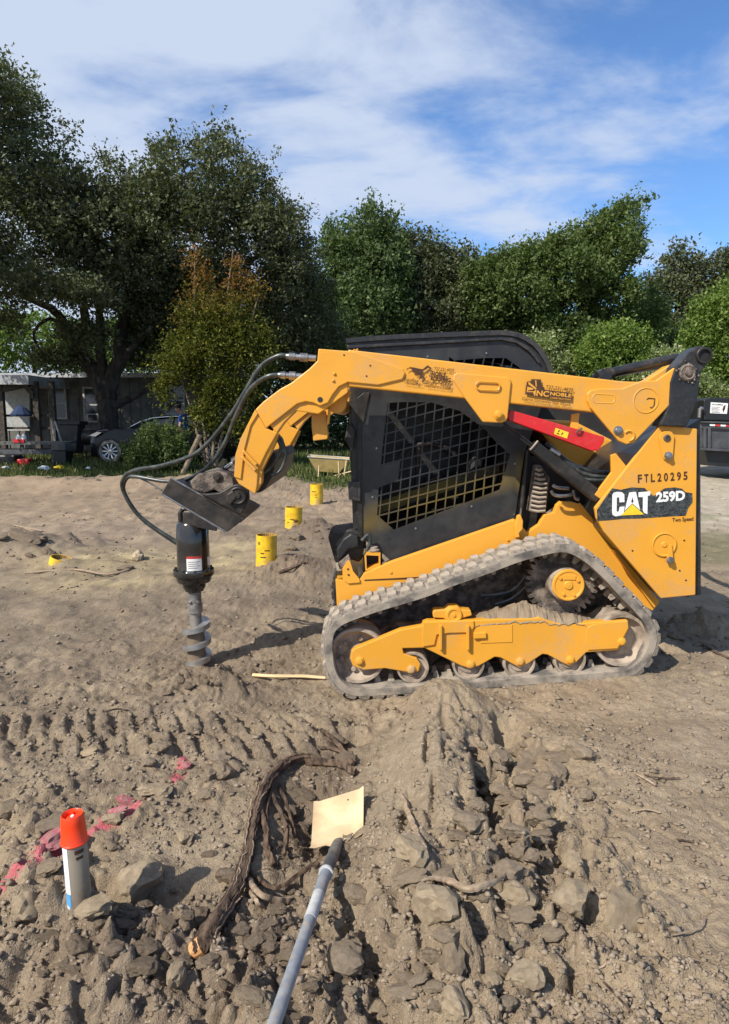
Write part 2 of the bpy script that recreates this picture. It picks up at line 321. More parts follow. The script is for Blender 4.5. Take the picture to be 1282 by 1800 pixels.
M['binblack'] = simple('black_bin_lid', (.012, .013, .014, 1), (.018, .019, .02, 1), .4, 0, 4, .05)
def leafmat(name, base, var, trans=.28, rough=.5):
    t = NT(name); at = t.n('Attribute'); at.attribute_name = 'leaf'
    sep = t.n('SeparateColor'); t.L.new(at.outputs['Color'], sep.inputs[0])
    c = t.mix(sep.outputs[0], base, var[0])
    c = t.mix(t.ramp(sep.outputs[1], .72, .95), c, var[1])
    if len(var) > 2: c = t.mix(sep.outputs[2], c, var[2])
    t.col(c); t.rough(rough); t.b.inputs['Specular IOR Level'].default_value = .12
    tr = t.n('BsdfTranslucent'); t.L.new(t.mix(1., c, (1.2, 1.35, .55, 1), 'MULTIPLY'), tr.inputs[0])
    mx = t.n('MixShader'); mx.inputs[0].default_value = trans; out = t.t.nodes['Material Output']
    t.L.new(t.b.outputs[0], mx.inputs[1]); t.L.new(tr.outputs[0], mx.inputs[2]); t.L.new(mx.outputs[0], out.inputs[0]); return t.m
M['oak_leaf'] = leafmat('live_oak_leaf', (.066, .078, .038, 1), [(.118, .132, .066, 1), (.17, .18, .105, 1)], .2, .6)
M['green_leaf'] = leafmat('broad_green_leaf', (.065, .098, .030, 1), [(.12, .160, .05, 1), (.18, .22, .09, 1)], .3)
M['deep_leaf'] = leafmat('deep_green_leaf', (.055, .088, .034, 1), [(.10, .140, .052, 1), (.15, .19, .085, 1)], .28)
M['bright_leaf'] = leafmat('bright_green_leaf', (.080, .135, .026, 1), [(.14, .21, .04, 1), (.26, .32, .10, 1)], .3)
M['pale_leaf'] = leafmat('pale_flowering_leaf', (.12, .17, .05, 1), [(.22, .27, .11, 1), (.50, .50, .30, 1)], .3)
M['myrtle_leaf'] = leafmat('turning_crepe_myrtle_leaf', (.045, .060, .013, 1), [(.11, .12, .020, 1), (.24, .23, .045, 1), (.33, .125, .05, 1)], .3)
M['grass'] = leafmat('grass_blade', (.055, .085, .022, 1), [(.11, .14, .04, 1), (.26, .23, .11, 1)], .25)

def ground_mat():
    t = NT('dug_clay_soil'); at = t.n('Attribute'); at.attribute_name = 'soil'; c = at.outputs['Color']
    ob = t.co()
    f1 = t.noise(3.5, 5, .6, ob); f2 = t.noise(45, 4, .65, ob); f3 = t.noise(240, 3, .6, ob)
    c = t.mix(t.ramp(f1, .35, .68), t.mix(1., c, (.84, .82, .80, 1), 'MULTIPLY'), t.mix(1., c, (1.10, 1.10, 1.08, 1), 'MULTIPLY'))
    c = t.mix(t.ramp(f2, .30, .72), t.mix(1., c, (.84, .83, .82, 1), 'MULTIPLY'), t.mix(1., c, (1.10, 1.10, 1.09, 1), 'MULTIPLY'))
    c = t.mix(t.ramp(f3, .38, .66), t.mix(1., c, (.86, .85, .84, 1), 'MULTIPLY'), t.mix(1., c, (1.08, 1.08, 1.07, 1), 'MULTIPLY'))
    vo = t.n('TexVoronoi'); t.L.new(ob, vo.inputs[0]); vo.inputs['Scale'].default_value = 85; vo.inputs['Randomness'].default_value = 1
    sp = t.n('SeparateColor'); t.L.new(vo.outputs['Color'], sp.inputs[0])
    grit = t.math('MULTIPLY', t.ramp(vo.outputs['Distance'], .34, .22), t.ramp(sp.outputs[0], .88, .9))
    c = t.mix(t.math('MULTIPLY', grit, .7), c, (.50, .43, .34, 1))
    # pink marking paint sprayed on the soil
    pa = t.n('Attribute'); pa.attribute_name = 'paint'
    pf = t.ramp(t.math('ADD', pa.outputs['Fac'], t.math('MULTIPLY', t.math('SUBTRACT', t.noise(70, 5, .75, ob), .5), 2.6)), .40, .85)
    c = t.mix(t.math('MULTIPLY', pf, .62), c, (.60, .07, .14, 1))
    t.col(c); t.rough(.95); t.b.inputs['Specular IOR Level'].default_value = .2
    vb = t.n('TexVoronoi'); t.L.new(ob, vb.inputs[0]); vb.inputs['Scale'].default_value = 120
    h = t.math('ADD', t.math('MULTIPLY', vb.outputs['Distance'], -.35), t.math('ADD', t.math('MULTIPLY', f3, .7), f2))
    t.bump(h, .9, .010); return t.m
M['ground'] = ground_mat()
def soil_piece(name, a, b, s=20):
    t = NT(name); n = t.noise(s, 6, .65); n2 = t.noise(160, 3, .6)
    oi = t.n('ObjectInfo'); c = t.mix(t.ramp(n, .3, .7), a, b); m3 = t.noise(17, 5, .7); c = t.mix(t.ramp(m3, .52, .7, 0, .55), c, t.mix(1., c, (.62, .58, .54, 1), 'MULTIPLY'))
    v = t.ramp(oi.outputs['Random'], 0, 1, .0, .6); c = t.mix(v, c, t.mix(1., c, (.78, .76, .73, 1), 'MULTIPLY'))
    t.col(c); t.rough(.95); t.b.inputs['Specular IOR Level'].default_value = .15; t.bump(t.math('ADD', n, t.math('MULTIPLY', n2, .5)), .8, .012); return t.m
M['clod'] = soil_piece('dry_soil_clod', (.25, .195, .135, 1), (.35, .275, .195, 1), 4)
M['clod_dark'] = soil_piece('damp_soil_clod', (.16, .122, .086, 1), (.25, .195, .14, 1), 4)
M['stone'] = soil_piece('dusty_limestone', (.37, .285, .185, 1), (.50, .40, .275, 1), 3)
M['stone_pink'] = soil_piece('paint_sprayed_stone', (.52, .10, .15, 1), (.46, .30, .25, 1), 3)
M['pebble'] = soil_piece('pebble_mix', (.18, .14, .10, 1), (.34, .27, .195, 1), 7)

# ------------------------------------------------------------------ object helpers
def top_loc(o):
    while o.parent: o = o.parent
    return o.location
def mesh(name, v, f, mat=None, smooth=False, sharp=38):
    me = bpy.data.meshes.new(name)
    if isinstance(v, np.ndarray) and isinstance(f, np.ndarray):
        nf, k = f.shape; me.vertices.add(len(v)); me.vertices.foreach_set('co', v.astype(np.float32).ravel())
        me.loops.add(nf * k); me.loops.foreach_set('vertex_index', f.astype(np.int32).ravel())
        me.polygons.add(nf); me.polygons.foreach_set('loop_start', np.arange(0, nf * k, k, dtype=np.int32)); me.update(calc_edges=True)
    else: me.from_pydata([tuple(a) for a in v], [], f)
    if mat: me.materials.append(M[mat] if isinstance(mat, str) else mat)
    if smooth:
        me.polygons.foreach_set('use_smooth', [True] * len(me.polygons))
        if sharp: me.set_sharp_from_angle(angle=R(sharp))
    me.update(); return me
def link(name, me, parent=None, loc=None):
    o = bpy.data.objects.new(name, me); COL.objects.link(o)
    if parent: o.parent = parent
    if loc is not None: o.location = loc
    return o
def tag(o, label=None, cat=None, group=None, kind=None):
    if label: o['label'] = label
    if cat: o['category'] = cat
    if group: o['group'] = group
    if kind: o['kind'] = kind
    return o
def thing(name, label, cat, loc=(0, 0, 0), group=None):
    o = bpy.data.objects.new(name, None); COL.objects.link(o); o.location = loc; o.empty_display_size = .2
    return tag(o, label, cat, group)
class G:
    def __init__(s): s.v = []; s.f = []
    def add(s, v, f):
        n = len(s.v); s.v += [Vector(a) for a in v]; s.f += [[i + n for i in q] for q in f]; return s
    def box(s, lo, hi):
        x0, y0, z0 = lo; x1, y1, z1 = hi
        return s.add([(x0, y0, z0), (x1, y0, z0), (x1, y1, z0), (x0, y1, z0), (x0, y0, z1), (x1, y0, z1), (x1, y1, z1), (x0, y1, z1)],
                     [(3, 2, 1, 0), (4, 5, 6, 7), (0, 1, 5, 4), (1, 2, 6, 5), (2, 3, 7, 6), (3, 0, 4, 7)])
    def prism(s, poly, y0, y1, holes=None):
        """polygon of (x, z) at the near distance y0, pushed back to y1"""
        loops = [poly] + (holes or []); area = sum(a[0] * b[1] - b[0] * a[1] for a, b in zip(poly, poly[1:] + poly[:1]))
        if area < 0: loops[0] = poly[::-1]
        if holes:
            tess = geometry.tessellate_polygon([[Vector((a, b, 0)) for a, b in l] for l in loops]); pts = [p for l in loops for p in l]
            n = len(pts); v = [(a, y0, b) for a, b in pts] + [(a, y1, b) for a, b in pts]; f = []
            for t in tess:
                a, b, c = [pts[i] for i in t]; cr = (b[0] - a[0]) * (c[1] - a[1]) - (b[1] - a[1]) * (c[0] - a[0])
                t = list(t) if cr > 0 else list(t)[::-1]; f.append(t); f.append([i + n for i in t[::-1]])
            k = 0
            for l in loops:
                m = len(l)
                for i in range(m):
                    j = (i + 1) % m; q = [k + i, k + i + n, k + j + n, k + j]; f.append(q)
                k += m
            return s.add(v, f)
        p = loops[0]; n = len(p)
        v = [(a, y0, b) for a, b in p] + [(a, y1, b) for a, b in p]
        f = [list(range(n)), list(range(2 * n - 1, n - 1, -1))] + [[(i + 1) % n, i, i + n, (i + 1) % n + n] for i in range(n)]
        return s.add(v, f)
    def tube(s, pts, r, n=10, cap=True, flat=1.):
        pts = [Vector(p) for p in pts]; m = len(pts); rr = r if isinstance(r, (list, tuple)) else [r] * m
        up = Vector((0, 0, 1)); rings = []; prev = None
        for i, p in enumerate(pts):
            t = (pts[min(i + 1, m - 1)] - pts[max(i - 1, 0)]).normalized()
            if prev is None:
                a = t.cross(up)
                if a.length < .1: a = t.cross(Vector((0, 1, 0)))
                a.normalize()
            else:
                a = prev - t * prev.dot(t); a.normalize()
            prev = a; b = t.cross(a)
            rings.append([p + (a * math.cos(k * 2 * math.pi / n) + b * math.sin(k * 2 * math.pi / n) * flat) * rr[i] for k in range(n)])
        v = [q for g in rings for q in g]; f = []
        for i in range(m - 1):
            for k in range(n):
                f.append([i * n + k, i * n + (k + 1) % n, (i + 1) * n + (k + 1) % n, (i + 1) * n + k])
        if cap: f.append(list(range(n))[::-1]); f.append([(m - 1) * n + k for k in range(n)])
        return s.add(v, f)
    def lathe(s, p, axis, prof, n=32, caps=True):
        """prof: (distance along axis, radius)"""
        p = Vector(p); t = Vector(axis).normalized(); a = t.cross(Vector((0, 0, 1)))
        if a.length < .1: a = t.cross(Vector((1, 0, 0)))
        a.normalize(); b = t.cross(a); v = []; f = []; m = len(prof)
        for d, r in prof:
            for k in range(n):
                an = k * 2 * math.pi / n; v.append(p + t * d + (a * math.cos(an) + b * math.sin(an)) * r)
        for i in range(m - 1):
            for k in range(n): f.append([i * n + k, i * n + (k + 1) % n, (i + 1) * n + (k + 1) % n, (i + 1) * n + k])
        if caps: f.append(list(range(n))[::-1]); f.append([(m - 1) * n + k for k in range(n)])
        return s.add(v, f)
    def build(s, name, mat, parent=None, bevel=0, smooth=False, sharp=38, segs=2, fix=True):
        base = top_loc(parent) if parent else None
        if base is None:
            lo = [min(a[i] for a in s.v) for i in range(3)]; hi = [max(a[i] for a in s.v) for i in range(3)]
            base = Vector(((lo[0] + hi[0]) / 2, (lo[1] + hi[1]) / 2, lo[2]))
        me = mesh(name, [a - base for a in s.v], s.f, mat)
        if fix:
            bm = bmesh.new(); bm.from_mesh(me); bmesh.ops.recalc_face_normals(bm, faces=bm.faces); bm.to_mesh(me); bm.free()
        if smooth:
            me.polygons.foreach_set('use_smooth', [True] * len(me.polygons)); me.set_sharp_from_angle(angle=R(sharp))
        o = link(name, me, parent, None if parent else base)
        if bevel:
            b = o.modifiers.new('bevel', 'BEVEL'); b.width = bevel; b.segments = segs; b.limit_method = 'ANGLE'; b.angle_limit = R(40)
            b.harden_normals = False
        return o
def cr(pts, n=8, closed=False):
    """Catmull-Rom through points"""
    P_ = [Vector(p) for p in pts]; m = len(P_); out = []
    rg = range(m) if closed else range(m - 1)
    for i in rg:
        g = (lambda k: P_[k % m]) if closed else (lambda k: P_[min(max(k, 0), m - 1)])
        a, b, c, d = g(i - 1), g(i), g(i + 1), g(i + 2)
        for k in range(n):
            t = k / n; out.append(.5 * ((2 * b) + (c - a) * t + (2 * a - 5 * b + 4 * c - d) * t * t + (3 * b - a - 3 * c + d) * t ** 3))
    if not closed: out.append(P_[-1])
    return out
def pxtube(pts, Y, r, n=10, k=6):
    """pts (px, py[, Y]) -> smooth world path"""
    return cr([P(p[0], p[1], p[2] if len(p) > 2 else Y) for p in pts], k)
def Pz(a, k, x0, y0, s): return (x0 + a * s, y0 + k * s)
def ZP(lst, x0, y0, s): return [(x0 + a * s, y0 + b * s) for a, b in lst]
def text(body, px, py, hpx, wpx, ang, Y, mat, parent, name='lettering', bold=.0, ref=None):
    """flat raised print; baseline starts at photograph px, py; ang degrees counter-clockwise in the picture"""
    cu = bpy.data.curves.new('t', 'FONT'); cu.body = body; cu.offset = bold; cu.extrude = .0; cu.resolution_u = 3
    o = bpy.data.objects.new('t', cu); COL.objects.link(o)
    dg = bpy.context.evaluated_depsgraph_get(); me = bpy.data.meshes.new_from_object(o.evaluated_get(dg)); bpy.data.objects.remove(o)
    xs = [v.co.x for v in me.vertices]; ys = [v.co.y for v in me.vertices]
    x0, x1 = min(xs), max(xs); capH = max(ys); s = sc(py, Y); kx = wpx * s / (x1 - x0); ky = hpx * s / capH
    p = P(px, py, Y); base = top_loc(parent); c, q = math.cos(R(ang)), math.sin(R(ang))
    for v in me.vertices:
        a = (v.co.x - x0) * kx; b = v.co.y * ky
        v.co = Vector((p.x + a * c - b * q, Y, p.z + a * q + b * c)) - base
    me.materials.clear(); me.materials.append(M[mat]); return link(name, me, parent)

# ------------------------------------------------------------------ ground
def build_ground():
    def grow(a, b, step):
        o = [a]
        while o[-1] < b: o.append(o[-1] + step(o[-1]))
        return o
    xr = grow(0, 90, lambda x: .0078 if x < 1.15 else (.0078 * (x / 1.15) ** 1.1 if x < 4 else .0300 * (x / 4) ** 1.9))
    xs = np.array([-a for a in xr[:0:-1]] + xr)
    yr = grow(1.35, 160, lambda y: .0036 * y * (max(y, 4) / 4) ** .85)
    ys = np.array([-60, -20, -6, -2, 0, .8, 1.1, 1.25] + yr)
    X, Y = np.meshgrid(xs, ys); Z = height(X, Y)
    far = np.sqrt(X ** 2 + Y ** 2); Z = Z * ss(1.0, 1.2, Y) - .05 * (1 - ss(1.0, 1.2, Y))
    nx, ny = len(xs), len(ys); v = np.stack([X, Y, Z], -1).reshape(-1, 3)
    i = (np.arange(ny - 1)[:, None] * nx + np.arange(nx - 1)[None, :]).ravel()
    f = np.stack([i, i + 1, i + nx + 1, i + nx], -1)
    me = mesh('ground', v, f, 'ground', smooth=True, sharp=0)
    # soil colour zones, with sun painted on the heap's left slope
    x = X.ravel(); y = Y.ravel(); z = Z.ravel()
    n1 = fbm(x, y, .8, 4, 2, .6); n2 = fbm(x, y, 5, 3, 4, .6)
    def C(r, g, b): return np.array([r, g, b], np.float32)
    col = np.tile(C(.325, .256, .177), (len(x), 1))
    def lay(mask, c): nonlocal col; m = np.clip(mask, 0, 1)[:, None]; col = col * (1 - m) + c * m
    lay(.6 * ss(.1, .5, n1), C(.225, .178, .130))
    lay(ss(.9, 1.8, x) * ss(4.2, 3.6, y) * .8, C(.325, .262, .190))
    lay(.55 * ss(.2, -.6, x) * ss(7.5, 6, y) * ss(2.6, 3.2, y) * (1 + 1.2 * n2), C(.222, .176, .130))
    # damp fresh spoil; the heap's broken right side is only toned darker
    lay(.75 * gau(x, y, 250, 1640, .6, .3) + .6 * gau(x, y, 560, 1700, .5, .25), C(.225, .175, .13))
    lay(.85 * gau(x, y, 560, 1400, .2, .4), C(.19, .145, .105))
    lay(.6 * gau(x, y, 545, 1320, .35, .2), C(.20, .155, .11))
    lay(.7 * gau(x, y, 900, 1500, .2, .6), C(.27, .21, .15))  # darker tone right of the heap's crest
    lay(.9 * gau(x, y, 385, 1195, .24, .18), C(.19, .145, .105))
    lay(.95 * gau(x, y, 545, 945, .6, .8) + .9 * gau(x, y, 525, 1008, .55, .5), C(.185, .135, .098))
    lay(.9 * gau(x, y, 50, 965, 1.0, 1.1), C(.20, .158, .12)); lay(.6 * gau(x, y, 200, 940, 1.6, .9), C(.27, .22, .175))
    lay(.7 * np.clip(1.3 * gau(x, y, 730, 1390, .15, .5, R(6)), 0, 1), C(.345, .28, .20)); lay(.5 * gau(x, y, 340, 1460, .26, .2), C(.34, .28, .20))  # heap's left slope lightened to paint its sunlit side; smooth patch paler
    # sandy yellow caliche
    cal = gau(x, y, 235, 1000, .95, .75) * 1.2 + .6 * gau(x, y, 420, 975, .6, .6); lay(.85 * cal * (1 + 1.2 * n2), C(.54, .44, .25))
    lay(.45 * gau(x, y, 130, 920, 2.0, 1.3), C(.42, .33, .235))
    lay(.45 * ss(8, 12, y) * ss(1.5, 0, x), C(.34, .25, .18)); lay(.55 * ss(.05, .4, fbm(x, y, 1.1, 4, 6, .6)) * ss(4, 6, y) * ss(2, 0, x), C(.19, .148, .11))
    # gravel yard to the right, lawn beyond
    lay(ss(9, 11, y) * ss(3.5, 4.8, x), C(.46, .40, .31)); lay(.5 * ss(.0, .25, n1) * ss(7, 8, y) * ss(12, 11, y) * ss(3.2, 4, x), C(.16, .17, .08))
    edge = 16.6 + 1.0 * vnoise(x * .45, y * 0, 5) - 1.3 * ss(-2.5, -.5, x) * ss(4, 1, x) + 6.5 * ss(4.5, 6.5, x)
    lay(ss(-.4, .25, y - edge + .8 * n1), C(.075, .082, .036))
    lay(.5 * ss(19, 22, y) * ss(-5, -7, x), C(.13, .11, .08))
    at = me.color_attributes.new('soil', 'FLOAT_COLOR', 'POINT'); at.data.foreach_set('color', np.concatenate([col, np.ones((len(x), 1))], 1).astype(np.float32).ravel())
    pm = seg(x, y, [(-80, 1590), (60, 1520), (130, 1465), (180, 1440), (235, 1410)], .045) + .9 * seg(x, y, [(322, 1328), (306, 1362)], .028) + .5 * seg(x, y, [(240, 1405), (330, 1350)], .015)
    pa = me.attributes.new('paint', 'FLOAT', 'POINT'); pa.data.foreach_set('value', np.clip(pm, 0, 1).astype(np.float32))
    g = link('ground', me); g['kind'] = 'structure'; return g
ground = build_ground()

# ------------------------------------------------------------------ clods, stones, pebbles
def rock_proto(seed, n=1, flat=.75):
    bm = bmesh.new(); bmesh.ops.create_icosphere(bm, subdivisions=n, radius=1); r = random.Random(seed)
    cuts = [Vector((r.gauss(0, 1), r.gauss(0, 1), r.gauss(0, 1))).normalized() for _ in range(7)]; ds = [r.uniform(.5, .85) for _ in cuts]
    for v in bm.verts:
        p = v.co.copy()
        for c, d in zip(cuts, ds):
            k = p.dot(c)
            if k > d: p -= c * (k - d)
        q = p * 2.3 + Vector((seed * 7.1, seed * 3.3, 0))
        n_ = sum(float(vnoise(np.array([q.x * k + q.z * 1.7 * k]), np.array([q.y * k - q.z * k]), 3)[0]) / k for k in (1, 2.1, 4.3))
        v.co = p * (1 + .34 * n_) * r.uniform(.965, 1.035)
        v.co.z *= flat
    me = bpy.data.meshes.new('clod'); bm.to_mesh(me); bm.free(); return me
def dup_mesh(me, mat):
    m = me.copy(); m.materials.clear(); m.materials.append(M[mat]); return m
protos = [rock_proto(i, 3, random.uniform(.6, .9)) for i in range(7)]
for p in protos:
    p.materials.append(M['clod']); p.polygons.foreach_set('use_smooth', [True] * len(p.polygons)); p.set_sharp_from_angle(angle=R(24))
protos_d = [dup_mesh(p, 'clod_dark') for p in protos]; protos_s = [dup_mesh(p, 'stone') for p in protos]; protos_p = [dup_mesh(p, 'stone_pink') for p in protos]
def rock(px, py, wpx, hpx, name, label, cat, mats=None, group=None, sink=.55, tilt=None, k=None, rz=None):
    p = GP(px, py); s = sc(py, p.y); mats = mats or protos
    o = link(name, mats[k if k is not None else random.randrange(7)])
    a = wpx * s / 2; c = hpx * s / 2
    o.scale = (a * 1.05, max(c, a * .7), c * 1.0); o.location = (p.x, p.y + a * .25, p.z + c * (1 - sink) * .6)
    o.rotation_euler = (random.uniform(-.25, .25), tilt if tilt is not None else random.uniform(-.4, .4), rz if rz is not None else random.uniform(-.5, .5))
    return tag(o, label, cat, group)
L_ = 'broken soil clods lying on the dug ground'
rock(244, 1562, 74, 84, 'stone', 'upright wedge-shaped tan stone casting a black shadow right of the paint can', 'stone', protos_s, k=2, tilt=.5)
rock(165, 1608, 90, 48, 'stone', 'broad tan stone lying in front of the foot of the paint can', 'stone', protos_s, k=3)
rock(45, 1605, 58, 60, 'stone', 'pale tan clod left of the paint can near the left edge', 'stone', protos_s, k=5)
rock(272, 1397, 58, 34, 'stone', 'flat pale stone at the upper end of the pink paint line', 'stone', protos_s, k=1)
rock(198, 1448, 40, 34, 'stone', 'pale stone tinged pink beside the pink paint line', 'stone', protos_s, k=4)
rock(222, 1416, 40, 24, 'stone', 'bright pink sprayed stone just below the flat pale stone', 'stone', protos_p, k=0)
rock(205, 1430, 36, 24, 'stone', 'pink sprayed stone in the middle of the paint line', 'stone', protos_p, k=6)
rock(85, 1490, 84, 34, 'stone', 'long pink dusted stone behind the paint can', 'stone', protos_p, k=2, tilt=-.5)
rock(328, 1350, 22, 20, 'stone', 'small stone with bright pink paint above the root', 'stone', protos_p, k=3)
rock(152, 1330, 42, 26, 'stone', 'grey angular stone lying alone on the ground above the paint line', 'stone', protos_s, k=6)
rock(310, 1725, 30, 62, 'stone', 'narrow upright pale stone below the cut root end', 'stone', protos_s, k=0)
rock(725, 1508, 56, 72, 'stone', 'smooth oval tan stone set in the heap right of the shovel socket', 'stone', protos_s, k=1)
rock(770, 1610, 86, 92, 'stone', 'large rounded tan boulder below the twisted root on the heap', 'stone', protos_s, k=4)
rock(912, 1590, 66, 64, 'stone', 'square cracked tan stone beneath the right end of the twisted root', 'stone', protos_s, k=5)
rock(1004, 1592, 76, 66, 'stone', 'blocky pale stone at the right foot of the heap', 'stone', protos_s, k=2)
rock(1010, 1525, 42, 46, 'stone', 'tan stone just above the blocky pale stone', 'stone', protos_s, k=3)
rock(1095, 1625, 70, 110, 'stone', 'long tilted slab at the far right of the heap', 'stone', protos_s, k=6, tilt=.5)
rock(926, 1730, 62, 58, 'stone', 'round tan stone low on the right foreground', 'stone', protos_s, k=1)
rock(867, 1733, 32, 34, 'stone', 'small pale stone just left of the round foreground stone', 'stone', protos_s, k=0)
rock(610, 1705, 76, 76, 'stone', 'big rounded stone right of the lower shovel handle', 'stone', protos, k=3)
rock(792, 1700, 58, 80, 'stone', 'brown jagged clod in the foreground below the large boulder', 'stone', protos, k=2)
rock(800, 1775, 46, 70, 'stone', 'pale upright stone touching the bottom edge right of the centre', 'stone', protos_s, k=5)
rock(655, 1778, 36, 36, 'stone', 'cream coloured chip at the bottom edge right of the handle', 'stone', protos_s, k=6)
rock(465, 1770, 24, 18, 'stone', 'white stone chip against the left of the shovel handle', 'stone', protos_s, k=0)
rock(405, 1706, 16, 14, 'stone', 'tiny white chip between cut root and handle', 'stone', protos_s, k=1)
rock(325, 1480, 34, 36, 'stone', 'pale crumbly stone on the smooth patch left of the root', 'stone', protos_s, k=4)
rock(1025, 1335, 60, 40, 'soil_clod', 'dark-edged clod at the upper right end of the heap', 'clod', protos, k=4)
rock(1030, 1405, 40, 30, 'soil_clod', 'small round clod below the dark-edged clod', 'clod', protos, k=2)
rock(390, 1365, 44, 46, 'soil_clod', 'pointed clod just left of the upper root bend', 'clod', protos, k=5)
rock(240, 985, 26, 30, 'soil_clod', 'pale upright clod on the sandy patch left of the auger', 'clod', protos_s, k=2)
rock(220, 1003, 40, 18, 'soil_clod', 'dark clod on the sandy patch left of the auger', 'clod', protos_d, k=3)
rock(40, 950, 60, 26, 'soil_clod', 'dark clod heap behind the low yellow pipe', 'clod', protos_d, k=6)
random.seed(3)
LAB = ['crumbly clod on the broken right side of the big spoil heap', 'tan clod among the large stones right of the shovel handle', 'clod at the near foot of the heap along the bottom edge', 'damp brown clod in the dug foreground in front of the paint can', 'brown clod between the cut root end and the shovel handle',
       'damp clod in the trench between the root and the shovel blade', 'clod near the pink paint line left of the can', 'clod along the rim of the smooth patch above the stones', 'dark crumb of soil thrown up around the auger bit', 'dark lump of spoil around the middle yellow pipe', 'dark lump of spoil behind the low yellow pipe end', 'clod on the berm behind the rear of the tracks']
regs = [(905, 1410, 75, 140, 52, protos), (860, 1600, 190, 120, 44, protos), (700, 1720, 260, 70, 34, protos), (230, 1650, 190, 90, 42, protos_d), (440, 1650, 120, 110, 22, protos_d),
        (540, 1450, 60, 90, 22, protos_d), (80, 1480, 110, 60, 14, protos), (330, 1390, 120, 40, 12, protos), (370, 1200, 80, 24, 12, protos_d), (540, 945, 60, 20, 10, protos_d), (60, 965, 80, 30, 12, protos_d), (1210, 1125, 60, 14, 10, protos)]
for ri, (cx, cy, wx, wy, n, pr) in enumerate(regs):
    for i in range(n):
        px = random.gauss(cx, wx * .6); py = min(random.gauss(cy, wy * .6), 1790)
        if not (4 < px < 1278) or (640 < px < 760 and 1250 < py < 1480) or (90 < px < 170 and 1380 < py < 1600): continue
        s = (13 + 34 * random.random() ** 1.7) * (1.0 if py > 1300 else .6)
        rock(px, py, s * random.uniform(.9, 1.5), s * random.uniform(.7, 1.1), 'soil_clod', LAB[ri], 'clod', pr, 'broken soil clods ' + ' '.join(LAB[ri].split()[-5:]), sink=.6)
def pebbles():
    oc = np.array([(1, 0, 0), (0, 1, 0), (-1, 0, 0), (0, -1, 0), (0, 0, 1), (0, 0, -1)], np.float32); fc = np.array([(0, 1, 4), (1, 2, 4), (2, 3, 4), (3, 0, 4), (1, 0, 5), (2, 1, 5), (3, 2, 5), (0, 3, 5)])
    N = 105000; r = np.random.RandomState(5)
    u = r.rand(N); y = 1 / (1 / 1.5 * (1 - u) + 1 / 12. * u); x = (r.rand(N) * 2 - 1) * (y * .62 + .25)
    keep = r.rand(N) < np.clip(.34 + .12 * rough_mask(x, y) + .9 * fbm(x, y, 2.5, 3, 1), .04, .9); x = x[keep]; y = y[keep]; N = len(x)
    N2 = 5200; y2 = 4.5 + 11.5 * r.rand(N2) ** 1.2; x2 = (r.rand(N2) * 2 - 1) * y2 * .58; k2 = r.rand(N2) < np.clip(.5 + 1.6 * fbm(x2, y2, .7, 3, 6), .1, 1); x = np.concatenate([x, x2[k2]]); y = np.concatenate([y, y2[k2]]); N = len(x)
    z = height(x, y); s = (.0017 + .0125 * r.rand(N) ** 7) * (1 + .10 * y)
    sc3 = np.stack([s * (.7 + .7 * r.rand(N)), s * (.7 + .7 * r.rand(N)), s * (.35 + .4 * r.rand(N))], -1)
    a = r.rand(N) * 6.28; v = oc[None] * (1 + .9 * (r.rand(N, 6, 1) - .5)) * sc3[:, None]
    c, q = np.cos(a)[:, None], np.sin(a)[:, None]; vx = v[..., 0] * c - v[..., 1] * q; vy = v[..., 0] * q + v[..., 1] * c
    vv = np.stack([vx + x[:, None], vy + y[:, None], v[..., 2] + z[:, None] + s[:, None] * .25], -1).reshape(-1, 3)
    ff = (fc[None] + (np.arange(N) * 6)[:, None, None]).reshape(-1, 3)
    me = mesh('pebbles', vv, ff, 'pebble'); tag(link('pebbles', me), 'loose pebbles and crumbs of soil strewn over the dug ground', 'pebbles', kind='stuff')
pebbles()

# ------------------------------------------------------------------ the compact track loader
YT = 4.0                                           # near face of the near track
tl = thing('track_loader', 'yellow and black compact track loader with raised lift arms standing on rubber tracks', 'track loader', P(860, 1215, 4.85))
outer_px = [(565, 1148), (566, 1118), (574, 1098), (598, 1079), (655, 1058), (740, 1032), (790, 1012), (852, 990), (905, 970), (943, 959), (984, 951), (1014, 956), (1047, 976),
            (1081, 1008), (1106, 1036), (1130, 1060), (1152, 1087), (1162, 1116), (1157, 1146), (1138, 1176), (1107, 1196), (1050, 1202), (960, 1208), (880, 1214), (790, 1221), (700, 1227), (650, 1230),
            (615, 1228), (588, 1212), (571, 1184)]
def resample(pts, n):
    pts = pts + [pts[0]]; d = [0]
    for a, b in zip(pts, pts[1:]): d.append(d[-1] + (b - a).length)
    out = []; j = 0
    for i in range(n):
        t = d[-1] * i / n
        while d[j + 1] < t: j += 1
        out.append(pts[j].lerp(pts[j + 1], (t - d[j]) / (d[j + 1] - d[j])))
    return out
loop = resample(cr([P(a, b, YT) for a, b in outer_px], 8, True), 232)
def normals(lp):
    m = len(lp); out = []
    for i in range(m):
        t = lp[(i + 2) % m] - lp[i - 2]; n = Vector((t.z, 0, -t.x)).normalized(); out.append(n)
    c = sum(lp, Vector()) / m
    if sum((p - c).dot(n) for p, n in zip(lp, out)) < 0: out = [-n for n in out]
    return out
nrm = normals(loop)
LUG = .018
